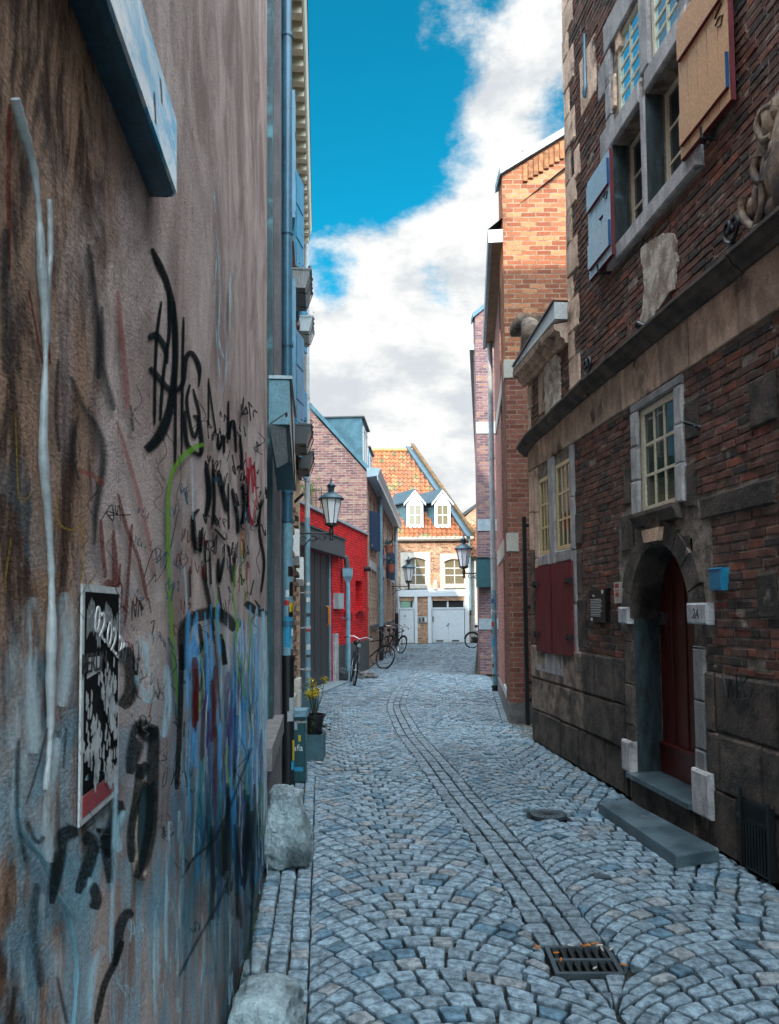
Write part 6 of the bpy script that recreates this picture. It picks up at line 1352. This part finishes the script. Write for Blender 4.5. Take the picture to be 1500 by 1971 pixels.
m = MB(); m.box(CF, xa+.02, xb-.025, 0, .0022, zk(1480), zk(1472)); m.build('sticker', 'signblue', t); m = MB(); m.box(CF, xa+.06, xa+.085, 0, .0022, zk(1424), zk(1412)); m.build('sticker', 'yellow', t); m = MB(); m.box(CF, xa+.02, xa+.05, 0, .0022, zk(1402), zk(1388)); m.build('sticker', 'zinc_pale', t)
def planter(name, x0p, x1p, ytop, ybot, label, dy=0., dep=.34, mat='planter'):
    g0_ = gpt((x0p+x1p)/2, ybot); y = g0_.y; F_ = FR(y); a, b = X(x0p, y), X(x1p, y); z1 = zz(ytop, y); t = thing(name, ((a+b)/2, y+dep/2, 0), label, 'planter'); m = MB(); m.box(F_, a, b, -dep, 0, 0, z1, skip='t')
    m.box(F_, a, b, -.02, .004, z1, z1+.012); m.box(F_, a, a+.02, -dep, -.02, z1, z1+.012); m.box(F_, b-.02, b, -dep, -.02, z1, z1+.012); m.box(F_, a+.01, b-.01, -dep+.01, -.01, z1-.04, z1-.03); m.build('box', mat, t); return t, (a+b)/2, y+dep/2, z1, b-a
def foliage(par, c, r_, n, mat, lo=.015, hi=.03, name='foliage'):
    m = MB()
    for _ in range(n):
        v = Vector((rnd.gauss(0, 1), rnd.gauss(0, 1), rnd.gauss(0, 1))).normalized()*rnd.random()**.5; p = Vector(c)+Vector((v.x*r_[0], v.y*r_[1], v.z*r_[2]))
        if name == 'foliage' and mn.noise(p*9) < -.12: continue
        a = Vector((rnd.uniform(-1, 1), rnd.uniform(-1, 1), rnd.uniform(-.6, .6))).normalized(); b = a.cross(Vector((rnd.random(), rnd.random(), 1))).normalized(); s_ = rnd.uniform(lo, hi)
        m.face([p-a*s_, p+b*s_*.55, p+a*s_, p-b*s_*.55])
    return m.build(name, mat, par)
t, x, y, z, w_ = planter('square_planter', 578, 621, 1414, 1463, 'square blue grey planter with a black pot and weeds behind the teal post')
foliage(t, (x-.06, y-.02, z+.1), (.14, .1, .10), 150, 'green_leaf'); foliage(t, (x+.14, y+.05, z+.08), (.06, .1, .09), 60, 'green_leaf')
t2 = thing('black_pot', (x+.02, y+.22, 0), 'round black plastic pot holding the yellow flowering shrub', 'pot'); yp = y+.05; zp0, zp1 = z-.02, zz(1374, yp)
cx = X(604, yp); m = MB(); m.lathe([(.085, zp0), (.115, zp1-.02), (.135, zp1-.02), (.138, zp1+.01), (.12, zp1+.01), (.115, zp1-.03), (.001, zp1-.03)], (cx, yp, 0), 20); m.build('pot', 'black', t2, True)
t3 = thing('flowering_shrub', (cx, yp, zp1), 'small shrub with bright yellow blossoms in the black pot', 'shrub'); m = MB(); tips = []
for k in range(9):
    a = rnd.uniform(0, 6.28); r_ = rnd.uniform(.04, .17); h = rnd.uniform(.14, .42); e = Vector((cx+math.cos(a)*r_-.02, yp+math.sin(a)*r_, zp1+h)); m.tube([(cx, yp, zp1-.03), Vector((cx, yp, zp1))*.5+e*.5+Vector((math.cos(a)*.03, 0, 0)), e], [.006, .005, .003], 5); tips.append(e)
m.build('stem', 'stem', t3)
for k, e in enumerate(tips): foliage(t3, e, (.055, .055, .05), 34, 'yellow_flower', .012, .024, 'blossom')
foliage(t3, (cx-.02, yp, zp1+.33), (.16, .14, .12), 80, 'green_leaf', .01, .02)
t, x, y, z, w_ = planter('far_planter', 574, 610, 1333, 1372, 'second blue grey planter standing further back behind the flowering shrub')
foliage(t, (x+.02, y, z+.10), (.20, .14, .16), 140, 'green_leaf', .015, .03)
# ------------------------------------------------------------------ bicycles
def make_bike():
    t = thing('bicycle', (0, 0, 0), '', 'bicycle', 'bicycles leaning along the left side of the street')
    V = lambda x, z, y=0: Vector((x, y, z)); Rw = .34; hubs = (V(0, Rw), V(1.08, Rw))
    for k, h in enumerate(hubs):
        m = MB(); n = 28
        ring = [h+V(math.cos(2*math.pi*i/n)*(Rw-.03), math.sin(2*math.pi*i/n)*(Rw-.03)) for i in range(n+1)]; m.tube(ring, .011, 6, cap=False)
        for i in range(14): a = 2*math.pi*i/14; m.tube([h+V(0, 0, .02*(-1)**i), h+V(math.cos(a)*(Rw-.03), math.sin(a)*(Rw-.03))], .0018, 4)
        m.tube([h+V(0, 0, -.06), h+V(0, 0, .06)], .02, 8); wo = m.build('wheel', 'chrome', t)
        m = MB(); ring = [h+V(math.cos(2*math.pi*i/n)*Rw, math.sin(2*math.pi*i/n)*Rw) for i in range(n+1)]; m.tube(ring, .02, 8, cap=False); m.build('tyre', 'rubber', wo, True)
    m = MB(); bb, st_, hd0, hd1 = V(.44, .30), V(.30, .78), V(.86, .86), V(.91, .70)
    for a, b, r_ in ((bb, st_, .016), (st_, hd0, .016), (bb, hd1, .018), (hd0, hd1, .02), (hd1, hubs[1], .013), (hubs[0], bb, .011), (hubs[0], st_, .010), (st_, V(.27, .92), .012), (hd0, V(.84, 1.02), .013)): m.tube([a, b], r_, 8)
    m.tube([V(-.20, .70), V(.28, .70)], .006, 5); m.tube([V(-.18, .70, -.06), V(-.18, .70, .06)], .006, 5); m.tube([hubs[0], V(-.12, .70)], .005, 5); m.build('frame', 'black_gloss', t, True)
    for h, a0, a1 in ((hubs[0], .2, 3.0), (hubs[1], .5, 2.7)):
        m = MB(); ring = [h+V(math.cos(a0+(a1-a0)*i/14)*(Rw+.035), math.sin(a0+(a1-a0)*i/14)*(Rw+.035)) for i in range(15)]; m.tube(ring, .018, 6); m.build('mudguard', 'black', t, True)
    m = MB(); m.tube([V(.80, 1.06, -.30), V(.84, 1.10, -.14), V(.85, 1.04, 0), V(.84, 1.10, .14), V(.80, 1.06, .30)], .012, 7); ho = m.build('handlebar', 'chrome', t, True)
    for s_ in (-1, 1): m = MB(); m.tube([V(.80, 1.06, .30*s_), V(.70, 1.04, .33*s_)], .018, 7); m.build('grip', 'rubber', ho)
    m = MB(); m.tube([V(.88, .90), V(.94, .90)], [.03, .045], 10); m.build('headlight', 'chrome', t)
    m = MB(); m.tube([V(.13, .94), V(.22, .955), V(.38, .94)], [.075, .06, .022], 8); m.build('saddle', 'saddle', t, True)
    m = MB(); n = 20; m.tube([bb+V(math.cos(2*math.pi*i/n)*.09, math.sin(2*math.pi*i/n)*.09, .04) for i in range(n+1)], .006, 5, cap=False); m.tube([bb+V(0, 0, -.08), bb+V(0, 0, .08)], .015, 6); m.tube([bb+V(0, 0, .08), bb+V(.12, -.12, .09)], .009, 5); m.tube([bb+V(0, 0, -.08), bb+V(-.12, .12, -.09)], .009, 5)
    m.box(Fr((.52, .09), (.60, .09), (0, 1)), 0, .09, 0, .06, .165, .185); m.build('crankset', 'irongrey', t); return t
bk = make_bike()
bk['label'] = 'black bicycle seen end on beside the hopper downpipe on the red wall'
def put(o, p, ang, lean): o.location = p; o.rotation_euler = (lean, 0, ang); return o
g1_ = gpt(683, 1319); put(bk, (g1_.x+.02-.16, g1_.y+1.05, 0), R(-83), R(-8))
b2 = copy_tree(bk); b2['label'] = 'black bicycle with its front wheel turned out into the street'; g2_ = gpt(738, 1288); put(b2, (g2_.x-.83, g2_.y+.85, 0), R(-40), R(-17))
b3 = copy_tree(bk); b3['label'] = 'farthest bicycle by the pale downpipe at the end of the brick row'; g3 = gpt(768, 1258); put(b3, (g3.x-.45, g3.y+1.1, 0), R(-62), R(-14))
b4 = copy_tree(b3); b4['label'] = 'bicycle half hidden behind the purple brick house corner'; g4 = gpt(922, 1247); put(b4, (g4.x-.30, g4.y+.0, 0), R(15), R(4)); del b4['group']
b5 = copy_tree(b3); b5['label'] = 'bicycle standing just in front of the farthest bicycle on the row'; g5 = gpt(757, 1262); put(b5, (g5.x-.35, g5.y+1.1, 0), R(-75), R(-10))
# bag lying by the bicycle
rock('rubbish_bag', 'crumpled dark and pale bag lying on the cobbles behind the first bicycle', (*gpt(706, 1304)[:2], 0), (.55, .4, .16), 12, .7)
o = bpy.data.objects['rubbish_bag']; o['category'] = 'bag'; o.data.materials[0] = MT['rubbish']
rock('low_block', 'low dark stone block at the foot of the hopper downpipe', (*(gpt(655, 1310)+Vector((.0, .15, 0)))[:2], 0), (.34, .3, .3), 14, .9)
o = bpy.data.objects['low_block']; o['category'] = 'stone'; o.data.materials[0] = MT['slateplinth']
